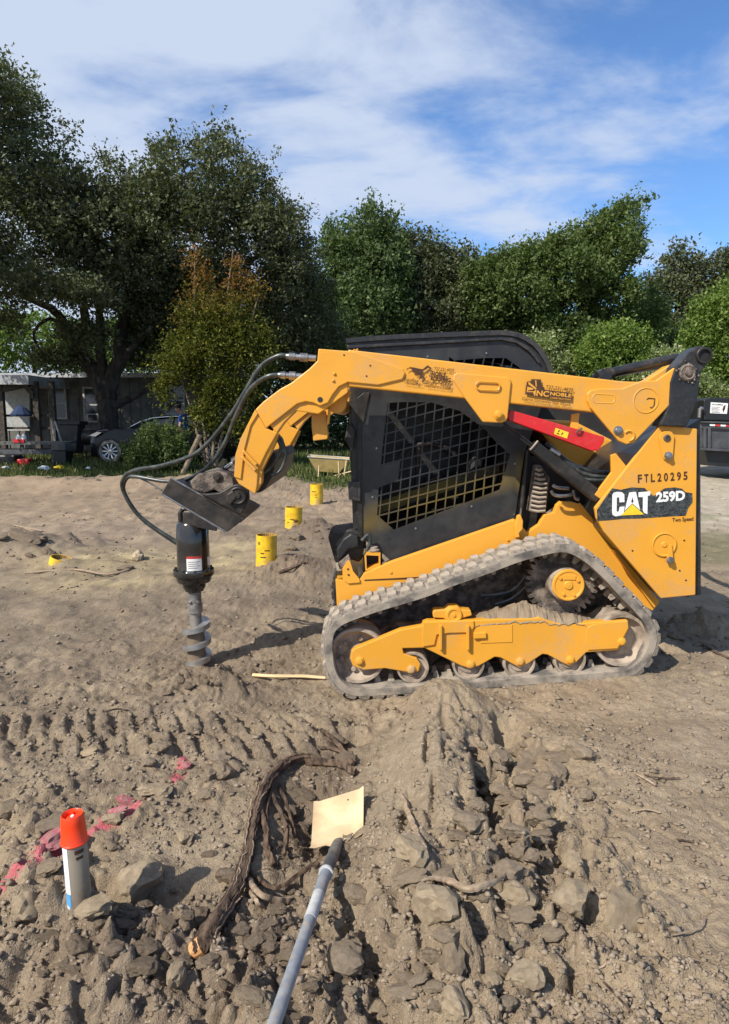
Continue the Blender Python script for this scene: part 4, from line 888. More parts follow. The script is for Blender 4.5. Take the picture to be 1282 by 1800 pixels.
# ---------------- lift arms
def arm(y0, w, near):
    ya = P(0, 0, y0).y; Yt = YT + .08
    g = lambda poly, a, b, name, mat='yellow', bev=.006, parent=None: G().prism(XZ(poly, Yt), y0 + a, y0 + b).build(name, mat, parent or armo, bevel=bev)
    beam = [(612, 614), (940, 652), (1096, 670), (1150, 672), (1176, 700), (1150, 730), (1046, 725), (896, 709), (818, 700), (612, 679)]
    armo = G().prism(XZ(beam, Yt), y0 + .012, y0 + w).build('lift_arm', 'yellow', tl, bevel=.008)
    up = [(560, 613), (625, 618), (708, 648), (713, 656), (708, 667), (665, 677), (612, 672), (596, 680), (585, 694), (577, 708), (563, 714), (551, 708), (538, 706), (523, 710), (468, 753), (449, 720), (463, 706), (492, 684), (512, 673), (544, 648), (558, 634)]
    g(up, 0, .016, 'elbow_plate')
    upb = [(562, 616), (612, 616), (612, 690), (590, 706), (560, 728), (520, 722), (500, 742), (486, 762), (452, 722), (466, 708), (494, 687), (515, 676), (546, 650), (560, 636)]
    g(upb, .016, w, 'elbow_box')
    low = [(449, 720), (468, 753), (488, 761), (468, 796), (454, 826), (452, 854), (449, 869), (420, 851), (412, 838), (414.5, 799), (423, 772), (437, 744)]
    g(low, .004, .016, 'lower_arm_plate'); g([(447, 724), (470, 756), (490, 764), (474, 800), (461, 826), (459, 850), (449, 866), (424, 850), (416, 836), (418, 800), (426, 773), (439, 746)], .0165, w, 'lower_arm_box')
    if near:
        g([(437, 744), (449, 720), (454, 727), (441, 748), (430, 790), (424, 842), (412, 838), (414.5, 799), (423, 772)], -.006, .003, 'edge_strip', bev=.003)
        for q in ([(427, 793), (431, 791), (454, 815), (450, 818)], [(425, 804), (429, 801), (452, 824), (449, 828)]): g(q, -.03, .003, 'hose_guide', bev=.003)
        g(z1([(845, 305), (1130, 330), (1145, 340), (1150, 360), (1130, 560), (1120, 578), (1098, 588), (990, 583), (890, 450), (822, 345), (828, 315)]), -.002, .012, 'side_plate')
        # raised slot rims
        def slot(cx, cy, hw, hh, ang=3):
            c = P(cx, cy, y0); s = sc(cy, y0); hw *= s; hh *= s; a = R(-ang); r1 = []
            for k in range(12): an = math.pi * k / 11 - math.pi / 2; r1.append((hw - hh + math.cos(an) * hh, math.sin(an) * hh))
            for k in range(12): an = math.pi * k / 11 + math.pi / 2; r1.append((-hw + hh + math.cos(an) * hh, math.sin(an) * hh))
            pts = [Vector((c.x + u * math.cos(a) - w_ * math.sin(a), y0 - .012, c.z + u * math.sin(a) + w_ * math.cos(a))) for u, w_ in r1]
            G().tube(pts + [pts[0]], .0045, 6, False).build('slot_rim', 'yellow', armo, smooth=True)
        slot(857, 678.5, 21, 7); 
        rearp = [(1031, 693), (1037, 686), (1052, 683), (1092, 683), (1126, 670), (1152, 669), (1188, 644), (1184, 652), (1178, 710), (1113, 778), (1100, 781), (1086, 775), (1037, 717), (1032, 705)]
        g(rearp, -.014, .012, 'rear_plate'); slot(1060, 701, 20, 7.5)
        c = P(1134, 704, y0); pts = [c + Vector((math.cos(k * math.pi / 20) * .072, -.014, math.sin(k * math.pi / 20) * .072)) for k in range(40)]
        G().tube(pts + [pts[0]], .004, 6, False).build('boss_ring', 'yellow', armo, smooth=True)
        pts = [P(*q, y0 - .014) for q in ((1137, 702), (1140, 700), (1151, 701), (1150, 712), (1146, 717), (1143, 716))]
        G().tube(pts, .004, 6).build('weld_hook', 'ink', armo)
        c = P(1104, 766, y0); pts = [c + Vector((math.cos(a) * .03, -.016, math.sin(a) * .03)) for a in [2.5 - .4 * k for k in range(11)]]; G().tube(pts, .008, 6).build('pin_loop', 'yellow', armo, smooth=True)
        for a, b in ((876, 728.5), (1086.5, 757)):
            G().lathe(P(a, b, y0 - .014), (0, -1, 0), [(0, .028), (.006, .028), (.008, .019), (.020, .018), (.022, .009)], 16 if a > 1000 else 20).build('arm_pin', 'steel' if a > 1000 else 'yellow', armo)
        for a, b in ((588, 657), (586, 669)): G().lathe(P(a, b, y0), (0, -1, 0), [(0, .010), (.006, .009), (.01, .005)], 8).build('arm_bolt', 'yellow', armo)
        G().lathe(P(563, 702.5, y0 - .0005), (0, -1, 0), [(0, .016), (.0015, .016)], 18).build('pin_hole', 'interior', armo)
        for a, b in ((651, 642.5), (644.5, 661), (605, 624), (1083, 705), (1093, 705.5), (1168, 692)): G().lathe(P(a, b, y0 - .001), (0, -1, 0), [(0, .0055), (.001, .0055)], 8).build('drill_hole', 'ink', armo)
        for (a, b, c_, d) in ((617, 619, 628, 622), (622, 615, 632, 619), (619, 621, 629, 614)): G().tube([P(a, b, y0 + .02), P(c_, d, y0 + .04)], .006, 6).build('wire_tie', 'yellow', armo)
        # cylinder and prints
        pm = 'ink'; yt = y0 - .0012
        text('737.231.4839', 763.5, 650.5, 5.2, 35, -5, yt, pm, armo, bold=.01)
        text('NOBLE', 758, 660, 7.5, 26, -6, yt, pm, armo, bold=.05); text('ROOFING', 757, 668, 7.2, 35.5, -6, yt, pm, armo, bold=.05)
        text('Roofing \u00b7 Gutters \u00b7 Siding', 711, 669.5, 6.8, 83, -8, yt, pm, armo, bold=.01); text('Free Inspections  -  Insurance Claims Help', 711.5, 674.5, 3.6, 81, -7.5, yt, pm, armo)
        hz_ = lambda l: ZP(l, 690, 630, .1092)
        for q in ([(222, 195), (240, 160), (290, 140), (340, 145), (430, 165), (490, 175), (530, 140), (570, 108), (600, 135), (650, 165), (610, 165), (575, 150), (545, 175), (500, 200), (480, 240), (470, 330), (440, 330), (455, 250), (400, 225), (330, 225), (310, 170), (270, 160)],
                  [(480, 240), (500, 290), (520, 315), (548, 300), (555, 285), (560, 300), (520, 328), (490, 300), (470, 330)], [(560, 222), (580, 222), (578, 245), (562, 243)], [(380, 240), (440, 235), (360, 268)], [(400, 260), (450, 245), (385, 295)], [(610, 180), (618, 240), (600, 300), (596, 290), (606, 240)]):
            G().prism(XZ(hz_(q), yt), yt, yt + .0009).build('horse_emblem', pm, armo)
        text('737-231-4839', 960, 683, 6.2, 48, -7, yt, pm, armo, bold=.01)
        nz_ = lambda l: ZP(l, 900, 650, .1092)
        em = G().prism(XZ(nz_([(215, 395), (225, 290), (245, 190), (300, 185), (320, 150), (470, 155), (480, 250), (525, 290), (530, 320), (975, 375), (965, 495), (600, 455), (380, 420)]), yt), yt, yt + .0009).build('truck_emblem', pm, armo)
        for q in ([(265, 205), (275, 195), (400, 300), (385, 320), (270, 235)], [(250, 270), (350, 300), (340, 320), (260, 330), (255, 345), (370, 345), (370, 400), (355, 395), (340, 360), (240, 360)], [(375, 170), (395, 170), (400, 270), (385, 270)]):
            G().prism(XZ(nz_(q), yt - .001), yt - .001, yt - .0002).build('emblem_line', 'yellow', em)
        text('INC', 939, 695, 9.5, 26, -5, yt - .0012, 'yellow', em, bold=.03); text('NOBLE', 967, 694.5, 6.0, 38, -6, yt - .0012, 'yellow', em, bold=.03); text('CONSTRUCTION', 967, 700, 2.6, 37, -6, yt - .0012, 'yellow', em, bold=.02)
        text('Demo\u00b7Driveway\u00b7Site Work', 918.5, 703, 5.4, 86, -7.5, yt, pm, armo, bold=.005)
    return armo
near_arm = arm(YT + .08, .11, True)
arm(YT + 1.42, .11, False)
# cross tubes between the arms, hanging plate
Yt = YT + .08
q = P(590, 708, Yt); G().lathe(Vector((q.x, YT + .19, q.z)), (0, 1, 0), [(0, .06), (1.23, .06)], 24).build('cross_tube', 'yellow_mud', tl, smooth=True)
G().prism(XZ([(548, 728), (572, 722), (577, 765), (575, 772), (551, 775), (548, 750)], YT + .2), YT + .2, YT + .30).build('hanging_plate', 'yellow', tl, bevel=.004)
G().prism(XZ([(577, 720), (582, 718), (579, 745), (574, 748)], YT + .16), YT + .16, YT + .19).build('hanger_tab', 'yellow', tl, bevel=.003)
G().prism(XZ([(585, 700), (612, 684), (618, 690), (600, 722), (584, 724)], YT + .22), YT + .22, YT + .25).build('cross_gusset', 'yellow_mud', tl, bevel=.003)
# lower cross block between the arms
G().prism(XZ([(455, 800), (484, 790), (488, 808), (480, 838), (466, 862), (452, 866)], YT + .3), YT + .22, YT + 1.40).build('lower_crossmember', 'dark_steel', tl, bevel=.02)
for pts in ([(487, 770), (494, 785), (488, 805), (475, 822), (458, 835)], [(497, 778), (502, 800), (494, 825), (478, 836)], [(480, 762), (495, 772), (497, 795)]):
    G().tube(pxtube(pts, YT + .16, .01), .011, 8).build('arm_hose', 'hose', tl, smooth=True)
# rear link, pin and upper cylinder
YL = YT + .06
lk = G().prism(XZ([(1209, 620), (1226, 609), (1238, 608), (1249, 616), (1251, 630), (1244, 641), (1233, 655), (1227, 705), (1208, 751), (1159, 749), (1176, 711), (1178, 672), (1187, 645)], YL), YL, YL + .12).build('rear_link', 'black', tl, bevel=.01)
q = P(1237, 625, YL); G().lathe(Vector((q.x, YL - .001, q.z)), (0, -1, 0), [(0, .048), (.012, .048), (.016, .044), (.016, .034), (-.05, .031)], 30, caps=False).build('link_bushing', 'dark_steel', lk, smooth=True)
G().lathe(Vector((q.x, YL - .0015, q.z)), (0, -1, 0), [(0, .032), (.001, .032)], 24).build('bushing_bore', 'interior', lk)
q = P(1208, 655, YL); G().lathe(Vector((q.x, YL - .001, q.z)), (0, -1, 0), [(0, .050), (.010, .049), (.016, .040), (.012, .036), (.012, .022), (.022, .018), (.022, .006)], 22).build('greased_pin', 'grease', lk, smooth=True, sharp=28)
g = G(); r_ = random.Random(4)
for k in range(46):
    a = r_.uniform(0, 6.28); d = abs(r_.gauss(.046, .010)); c_ = Vector((q.x + math.cos(a) * d, YL - .004, q.z + math.sin(a) * d)); e = r_.uniform(.003, .009)
    g.lathe(c_, (r_.gauss(0, .3), -1, r_.gauss(0, .3)), [(0, e), (e * .7, e * .8), (e, e * .3)], 5)
g.build('grease_clumps', 'grease', lk)
lk2 = G().prism(XZ([(1195, 628), (1210, 617), (1222, 615), (1230, 622), (1228, 650), (1215, 700), (1196, 745), (1165, 745), (1180, 700)], YL), YL + 1.45, YL + 1.57).build('far_rear_link', 'black', tl, bevel=.01)
G().lathe(Vector((P(1237, 625, YL).x, YL + .12, P(1237, 625, YL).z)), (0, 1, 0), [(0, .035), (1.33, .035)], 16).build('link_tube', 'black', tl, smooth=True)
# boom cylinder beyond the near arm
yb = YT + .30
cyl = G().tube([P(1076, 655, yb), P(1192, 629, yb)], .030, 20).build('lift_cylinder', 'black', tl, smooth=True)
G().tube([P(1050, 663, yb), P(1078, 655, yb)], .036, 16).build('cylinder_head', 'dark_steel', cyl, smooth=True)
g = G(); g.lathe(P(1060, 660, yb) + Vector((0, -.05, 0)), (0, 1, 0), [(0, .04), (.1, .04)], 20); g.build('cylinder_eye', 'black', cyl, smooth=True)
G().tube([P(1058, 655, yb - .04), P(1052, 668, yb - .04), P(1046, 676, yb - .04)], .006, 6).build('grease_line', 'dark_steel', cyl)
G().prism(XZ([(1150, 668), (1192, 640), (1205, 636), (1208, 642), (1186, 668), (1175, 690)], YL), YL + .125, YL + .22).build('link_gusset', 'yellow', tl, bevel=.006)
# the other machine side's cylinder end shows past the cab: red brace, shield, strut
yr = YT + .12
rb = G().prism(XZ([(899, 721), (1063, 768), (1062, 777), (1052, 793), (1046, 791), (1044, 794), (896, 739), (892, 731)], yr), yr, yr + .07).build('lift_arm_brace', 'red', tl, bevel=.005)
rb['label'] = 'red lift arm support brace'
G().prism(XZ([(977, 752), (1000, 760), (997, 771), (974, 763)], yr - .001), yr - .0015, yr - .0003).build('warning_label', 'ylabel', rb)
for (a, b, c_, d) in ((981, 759, 984, 756), (987, 764, 990, 760), (979, 761.5, 983, 763)): G().tube([P(a, b, yr - .002), P(c_, d, yr - .002)], .003, 4).build('label_mark', 'ink', rb)
G().tube([P(1013, 761, yr - .01), P(1018, 757, yr - .02), P(1023, 753, yr - .01)], .006, 6).build('brace_pin', 'steel', rb)
G().prism(XZ([(1008, 728), (1022, 726), (1018, 756), (1006, 752)], yr), yr + .03, yr + .05).build('brace_bracket', 'yellow_mud', tl)
ysh = YT + .14
sh = G().prism(XZ([(941, 780), (945, 775), (1064, 868), (1049, 884), (932, 791)], ysh), ysh, ysh + .09).build('cylinder_shield', 'dark_steel', tl, bevel=.008)
G().tube([P(932, 791, ysh - .004), P(937, 786, ysh - .004), P(946, 775, ysh - .004)], .007, 6).build('shield_lip', 'wheel', sh)
for dy in (0, 7): G().tube([P(884, 742 + dy, ysh + .04), P(938, 783 + dy * .7, ysh + .04)], .007, 8).build('steel_line', 'dark_steel', tl, smooth=True)
G().tube([P(968, 790, ysh + .02), P(984, 800, ysh + .02)], .014, 10).build('hose_fitting', 'steel', tl, smooth=True)
g = G()
for pts in ([(984, 800), (1005, 815), (1035, 826), (1062, 830), (1090, 831)], [(1000, 812), (1025, 832), (1060, 838), (1092, 834)], [(1020, 842), (1050, 844), (1086, 842)], [(960, 779), (972, 788), (990, 806), (1010, 824)]):
    g.tube(pxtube(pts, YT + .245, .01), .012, 8)
g.build('rear_hose', 'hose', tl, smooth=True)
g = G()
for pts in ([(972, 853), (980, 857), (1000, 859)], [(969, 863), (975, 870), (990, 872), (1008, 869)], [(1008, 862), (1012, 875), (1018, 878)]): g.tube(pxtube(pts, YT + .28, .01), .010, 8)
g.build('steel_tube', 'steel', tl, smooth=True)
# louvred pre-cleaner and strut
yl = YC - .06
fl = G().prism(XZ([(942, 818), (951, 818), (967, 840), (959, 902), (930, 899)], yl), yl, yl + .08).build('filter_housing', 'grease', tl, bevel=.004)
for k in range(10):
    t = k / 9; a = P(941.5 - 10 * t, 824 + 72 * t, yl - .012); b = P(952 + min(k, 3) * 3.2 - max(0, k - 3) * .55, 826 + 72 * t, yl - .012)
    G().tube([a, a.lerp(b, .5) + Vector((0, -.008, -.006)), b], .0095, 6).build('louvre', 'wheel', fl, smooth=True)
sp_ = G().tube([P(928, 792, YC - .07), P(917, 892, YC - .07)], .014, 12).build('gas_strut', 'dark_steel', tl, smooth=True)
G().tube([P(917, 890, YC - .07), P(914.5, 908, YC - .07)], .008, 10).build('strut_rod', 'steel', sp_, smooth=True)
G().prism(XZ([(909, 906), (914, 904), (918, 915), (917, 929), (911, 936), (912, 943), (905, 944), (904, 925)], YB - .02), YB - .05, YB - .004).build('strut_bracket', 'yellow_mud', tl, bevel=.004)
G().prism(XZ([(925, 800), (990, 810), (1062, 875), (1020, 890), (985, 882), (955, 905), (940, 930), (915, 935), (905, 915)], YC + .1), YC + .1, YC + .13).build('inner_panel', 'dark_steel', tl)
G().prism(XZ([(930, 735), (1010, 740), (1110, 790), (1090, 840), (1060, 885), (985, 850), (975, 790)], YC + .48), YC + .48, YC + .9).build('tank_cover', 'yellow_mud', tl, bevel=.02)
G().prism(XZ([(1074, 800), (1083, 797), (1108, 828), (1060, 880), (1045, 870), (1075, 830)], YR + .04), YR + .035, YR + .06).build('hinge_plate', 'yellow', tl, bevel=.004)

G().prism(XZ([(905, 690), (1100, 700), (1165, 745), (1110, 820), (1040, 900), (920, 900)], YC), YC + .86, YC + .90).build('gap_backing', 'interior', tl, bevel=.01)  # dark sheet added to stand for the darkness behind the brace
G().lathe(P(975, 760, YC + .62), (0, 0, -1), [(0, .07), (.02, .09), (.35, .09)], 20).build('air_cleaner', 'interior', tl, smooth=True)

# ------------------------------------------------------------------ coupler and auger drive
YA = YT + .70                                      # mid plane of the machine
att = thing('auger_drive', 'black hydraulic auger drive with spiral steel bit boring into the soil', 'auger', P(345, 1172, YA))
yn = YT + .30
pl = G().prism(XZ([(300, 840), (306, 845), (424, 909), (429, 913), (400, 935), (394, 933), (284, 869), (285, 866)], yn), yn, yn + .022).build('mount_frame', 'dark_steel', att, bevel=.004)
g = G()
edge = [P(300, 840, yn), P(428, 912, yn), P(397, 935, yn), P(284, 868, yn)]
g.tube([edge[0], edge[1]], .006, 6); g.tube([edge[3], edge[2]], .006, 6); g.build('frame_edge', 'steel', pl)
G().prism(XZ([(302, 846), (426, 914), (422, 920), (298, 852)], yn), yn + .023, yn + .78).build('frame_plate', 'dark_steel', att, bevel=.003)
G().prism(XZ([(303, 844), (424, 913), (398, 931), (290, 866)], yn + .78), yn + .785, yn + .805).build('far_mount_frame', 'dark_steel', att, bevel=.004)
# coupler bracket belongs to the loader
yk = yn - .045
cp = G().prism(XZ([(348, 866), (362, 868), (385, 866), (408, 853), (418, 851), (430, 853), (437, 862), (438, 876), (432, 893), (423, 905), (412, 900)], yk), yk, yk + .04).build('coupler_bracket', 'dark_steel', tl, bevel=.008)
q = P(419, 871, yk); G().lathe(Vector((q.x, yk - .001, q.z)), (0, -1, 0), [(0, .055), (.02, .055), (.025, .048), (.018, .040), (.018, .020), (.026, .016)], 24).build('pivot_pin', 'dark_steel', cp, smooth=True, sharp=28)
G().prism(XZ([(397, 880), (400, 868), (410, 862), (418, 872), (405, 888)], yk - .02), yk - .03, yk - .001).build('pin_lever', 'dark_steel', cp, bevel=.006)
ct = G().prism(XZ([(335, 846), (350, 832), (386, 827), (400, 832), (411, 842), (414, 868), (390, 868), (378, 860), (362, 866), (340, 862)], yn + .12), yn + .1, yn + .70).build('quick_coupler', 'grease', tl, bevel=.012)
G().lathe(P(383, 838, yn + .1), (0, -1, 0), [(0, .03), (.01, .03), (.012, .018), (.02, .016)], 18).build('coupler_pin', 'dark_steel', ct, smooth=True)
G().tube([P(389, 829, yn + .25), P(414, 811, yn + .25), P(430, 800, yn + .25)], .016, 12).build('tilt_rod', 'chrome', tl, smooth=True)
G().tube([P(411, 813, yn + .25), P(455, 782, yn + .25), P(480, 765, yn + .25)], .034, 14).build('tilt_cylinder', 'dark_steel', tl, smooth=True)
G().prism(XZ([(383, 821), (392, 806), (398, 808), (392, 826)], yn + .2), yn + .2, yn + .22).build('coupler_tab', 'dark_steel', ct, bevel=.002)
# hanger and motor
sA = sc(950, YA)
def ax(py, Y=YA): p = P(337.5 + (py - 900) * .034, py, Y); return p
g = G(); c0 = ax(896)
g.tube([P(318, 918, YA), P(317, 902, YA), P(322, 895, YA), P(331, 893, YA)], .018, 8); g.tube([P(352, 914, YA), P(350, 900, YA), P(340, 893, YA)], .016, 8)
for dy in (-.09, .09): g.prism(XZ([(328, 897), (372, 900), (392, 905), (386, 930), (345, 922), (328, 916)], YA), YA + dy - .008, YA + dy + .008)
g.build('yoke', 'black', att, bevel=.003)
def down(py): return ax(py)
def seg_prof(lst):                                  # (py, radius px) -> axis profile
    top = ax(lst[0][0]); prof = []
    for py, r in lst: prof.append(((top.z - ax(py).z), r * sc(py, YA)))
    return top, prof
t0, pr = seg_prof([(915, 10), (916, 24), (921, 28), (960, 28.3), (1001, 28.3), (1003, 29)])
mt = G().lathe(t0, (0, 0, -1), pr, 36).build('motor_housing', 'black_gloss', att, smooth=True, sharp=40)
t0, pr = seg_prof([(999, 29), (1000, 35), (1006, 36), (1010, 35), (1012, 31), (1019, 30), (1022, 28), (1024, 20), (1030, 20), (1038, 16), (1040, 12)])
G().lathe(t0, (0, 0, -1), pr, 36).build('gearbox_flange', 'black_gloss', att, smooth=True, sharp=30)
for k in range(10):
    a = k * .628; c_ = ax(999) + Vector((math.cos(a) * .128, math.sin(a) * .128, -.004)); G().lathe(c_, (0, 0, 1), [(0, .009), (.012, .009)], 6).build('flange_bolt', 'dark_steel', mt)
lab = lambda a0, a1, p0, p1, name, mat, d=.0012: G().add(*(lambda vs, n: (vs, [[i, i + 1, i + n + 2, i + n + 1] for i in range(n)]))([Vector((ax(p).x + math.cos(a0 + (a1 - a0) * i / 8) * (28.4 * sA + d), YA + math.sin(a0 + (a1 - a0) * i / 8) * (28.4 * sA + d), ax(p).z)) for p in (p0, p1) for i in range(9)], 8)).build(name, mat, mt, smooth=True)
lab(R(-100), R(-47), 973, 998, 'warning_label', 'white'); lab(R(-100), R(-47), 973, 977, 'label_band', 'red', .002); lab(R(-20), R(-2), 977, 992, 'side_label', 'white')
for i in range(4): lab(R(-95), R(-55 - 5 * (i % 2)), 982 + i * 3.5, 982.8 + i * 3.5, 'label_line', 'ink', .002)
t0, pr = seg_prof([(1038, 11.5), (1060, 11.5), (1060.5, 13), (1076, 13), (1077, 10.5), (1095, 10.5), (1178, 9.5), (1192, 4)])
bit = G().lathe(t0, (0, 0, -1), pr, 20).build('auger_shaft', 'auger', att, smooth=True, sharp=35)
for a in (-2.0, -.9): G().lathe(ax(1056) + Vector((math.cos(a) * .045, math.sin(a) * .045, 0)), (math.cos(a), math.sin(a), 0), [(0, .012), (.014, .012), (.016, .006)], 8).build('shaft_bolt', 'steel', bit)
t0, pr = seg_prof([(1097, 8), (1102, 14), (1150, 16), (1180, 17), (1194, 6)]); G().lathe(t0, (0, 0, -1), pr, 20).build('packed_soil', 'clod_dark', bit, smooth=True)  # packed soil kept dark to paint the shade between the flights
# helical flight
v = []; f = []; n = 150; turns = 3.6; za, zb = ax(1084).z, ax(1186).z; cx, cy = ax(1120).x + .005, YA
for i in range(n + 1):
    t = i / n; a = -turns * 2 * math.pi * t + 2.2; ro = (24.5 * sA) * min(1, .6 + t * 4); z = za + (zb - za) * t; ri = 9 * sA
    for r_, dz in ((ri, .008), (ro, .010), (ro + .003, -.026), (ri, -.034)): v.append(Vector((cx + math.cos(a) * r_, cy + math.sin(a) * r_, z + dz)))
for i in range(n):
    for k in range(4): f.append([i * 4 + k, i * 4 + (k + 1) % 4, (i + 1) * 4 + (k + 1) % 4, (i + 1) * 4 + k])
G().add(v, f).build('auger_flight', 'flight', att, smooth=True, sharp=50)
# hoses from the arm to the drive
def hose(pts, r, name='hydraulic_hose'): return G().tube(cr([P(*p) for p in pts], 10), r, 12).build(name, 'hose', att, smooth=True, sharp=80)
h1 = hose([(506, 626, YT + .15), (488, 626, YT + .15), (458, 645, YT + .18), (430, 690, YT + .22), (400, 737, YT + .27), (350, 793, YT + .35), (290, 817, YT + .45), (240, 826, YT + .55), (219, 838, YT + .62), (216, 860, YT + .66), (237, 898, YT + .70), (268, 925, YT + .72), (312, 953, YT + .72)], .0135)
h2 = hose([(492, 660, YT + .15), (470, 662, YT + .15), (440, 684, YT + .2), (416, 728, YT + .25), (396, 778, YT + .32), (368, 818, YT + .42), (330, 842, YT + .55), (290, 846, YT + .62), (240, 838, YT + .68), (222, 842, YT + .72), (219, 866, YT + .76), (246, 908, YT + .80), (280, 935, YT + .82), (314, 957, YT + .8)], .0135)
hose([(248, 842, YT + .62), (262, 848, YT + .6), (285, 862, YT + .5)], .005, 'tie_cord')
for a, pts in (('quick_fitting', [(503, 626), (528, 627.5), (556, 630)]), ('quick_fitting', [(489, 659), (508, 660), (532, 662)])):
    p0, p1, p2 = [P(x, y, YT + .15) for x, y in pts]; d = (p2 - p0); L = d.length
    G().lathe(p0, d, [(0, .015), (L * .1, .018), (L * .12, .022), (L * .3, .022), (L * .32, .017), (L * .45, .017), (L * .46, .025), (L * .72, .026), (L * .74, .019), (L, .019)], 14).build(a, 'steel', h1, smooth=True, sharp=30)

# ------------------------------------------------------------------ yellow pipe stubs
def pipe(px, py_top, py_bot, wpx, Y, label, lean=0, depth=.25, marks=True):
    s = sc(py_bot, Y); r = wpx * s / 2; b = P(px, py_bot, Y); t = P(px + lean, py_top, Y)
    b = Vector((b.x, Y + r, b.z)); t = Vector((t.x, Y + r, t.z)); d = (t - b).normalized(); h = (t - b).length
    root = thing('pipe_stub', label, 'pipe', b, 'yellow painted steel pipe stubs set in the ground')
    G().lathe(b - d * depth, d, [(0, r), (h + depth, r), (h + depth, r - .010), (h + depth - .25, r - .010)], 36, caps=False).build('pipe_wall', 'pipe', root, smooth=True, sharp=40, fix=False)
    G().lathe(b - d * depth, d, [(h + depth - .001, r - .0101), (.05, r - .0101)], 30, caps=False).build('pipe_lining', 'rust', root, smooth=True, fix=False)
    if marks:
        rr = random.Random(px); g = G()
        for k in range(5):
            z0 = h * rr.uniform(.3, .8); a0 = -1.57 + rr.uniform(-.9, .2); L = rr.uniform(.2, .6); n = 6
            v = [b + d * (z0 + (w_ * .012)) + Vector((math.cos(a0 + L * i / n), math.sin(a0 + L * i / n), 0)) * (r + .0015) for w_ in (0, 1) for i in range(n + 1)]
            g.add(v, [[i, i + 1, i + n + 2, i + n + 1] for i in range(n)])
        g.build('stencil_mark', 'ink', root, fix=False)['kind'] = 'stuff'
    return root
pipe(466, 943, 1002, 37, 7.3, 'nearest tall yellow pipe stub standing right of the auger')
pipe(515, 893, 932, 31, 10.0, 'middle yellow pipe stub ringed by dark spoil')
pipe(556, 852, 889, 23, 13.0, 'farthest yellow pipe stub standing in front of the wheelbarrow')
pipe(95, 984, 1006, 37, 7.5, 'low tilted yellow pipe end barely out of the ground at the far left', lean=5, marks=False)

# ------------------------------------------------------------------ spray can
p0 = GP(141, 1583); Yc_ = p0.y
can = thing('paint_can', 'upside-down marking paint can with fluorescent orange cap stuck upright in the soil', 'paint can', p0)
b = P(141, 1590, Yc_); t = P(127, 1430, Yc_); d = (t - b).normalized(); Lc = (t - b).length; rc = 21.5 * sc(1580, Yc_)
body_r = rc * .93
G().lathe(b - d * .04, d, [(0, body_r), (.04 + Lc * .70, body_r), (.04 + Lc * .72, body_r * .9)], 36).build('can_body', 'can', can, smooth=True, sharp=40)
cap = G().lathe(b + d * Lc * .70, d, [(0, rc * .98), (.0, rc * 1.06), (.004, rc * 1.08), (.008, rc * 1.0), (Lc * .22, rc * .93), (Lc * .285, rc * .86), (Lc * .30, rc * .80), (Lc * .285, rc * .70), (Lc * .25, rc * .66), (Lc * .245, .004)], 36, caps=False).build('orange_cap', 'orange', can, smooth=True, sharp=40, fix=False)
cc_ = b + d * (Lc * .945)
G().lathe(cc_ - d * .006, d, [(0, rc * .5), (.010, rc * .48), (.014, rc * .30)], 20).build('spray_nozzle', 'orange', cap, smooth=True)
G().lathe(cc_ + d * .008, d, [(0, .006), (.004, .005)], 10).build('nozzle_tip', 'white', cap)
for an in (R(-60), R(115)): 
    u = Vector((math.cos(an), math.sin(an), 0)); G().tube([cc_ + u * rc * .4 + d * .006, cc_ + u * rc * .80 + d * .006], .006, 6).build('cap_bridge', 'orange', cap, smooth=True)
def canpatch(a0, a1, h0, h1, name, mat, dd=.0008):
    n = 10; x_ = d.cross(Vector((0, 1, 0))).normalized(); y_ = d.cross(x_)
    y_ = -y_ if y_.y < 0 else y_; x_ = -x_ if x_.x < 0 else x_
    v = [b + d * (Lc * h) + (x_ * math.cos(a0 + (a1 - a0) * i / n) + y_ * math.sin(a0 + (a1 - a0) * i / n)) * (body_r + dd) for h in (h0, h1) for i in range(n + 1)]
    return G().add(v, [[i, i + 1, i + n + 2, i + n + 1] for i in range(n)]).build(name, mat, can, smooth=True, fix=False)
canpatch(R(-172), R(-104), .19, .70, 'white_label', 'canwhite'); canpatch(R(-172), R(-108), .05, .188, 'blue_label', 'canblue'); canpatch(R(-172), R(-120), .02, .05, 'label_foot', 'canwhite')
canpatch(R(-65), R(-30), .56, .59, 'label_print', 'ink'); canpatch(R(-70), R(-25), .62, .66, 'label_print', 'ink', .001)

# ------------------------------------------------------------------ shovel
def plane_hits(pxs, lift, z0=None):
    h = [GP(*p) for p in pxs]; A = np.array([[q.x, q.y, 1] for q in h]); Z = np.array([q.z for q in h]); c = np.linalg.lstsq(A, Z, rcond=None)[0]
    c[2] += lift; out = []
    for px, py in pxs:
        x = (px - 641) / F; y = (900 - py) / F; dd = Vector((x, cP + y * sP, -sP + y * cP)); k = (c[0] * 0 + c[1] * 0 + c[2] - CAMH) / (dd.z - c[0] * dd.x - c[1] * dd.y)
        out.append(Vector((0, 0, CAMH)) + dd * k)
    n = Vector((-c[0], -c[1], 1)).normalized(); return out, n
bl = [(553, 1411), (584, 1402), (614, 1392), (640, 1384), (640.5, 1440), (640, 1470), (628, 1479), (613, 1484), (598, 1489), (582, 1497), (570, 1502), (548, 1498), (550, 1450)]
gb = [GP(*q) for q in bl]; ymean = sum(q.y for q in gb) / len(gb)
def tilt_pt(px, py):                                # blade plane: leaning back on the heap
    pz = GP(595, 1450); n = Vector((-.24, -.42, .88)).normalized(); o = Vector((pz.x, pz.y, pz.z + .10))
    x = (px - 641) / F; y = (900 - py) / F; dd = Vector((x, cP + y * sP, -sP + y * cP)); k = (o - Vector((0, 0, CAMH))).dot(n) / dd.dot(n)
    return Vector((0, 0, CAMH)) + dd * k, n
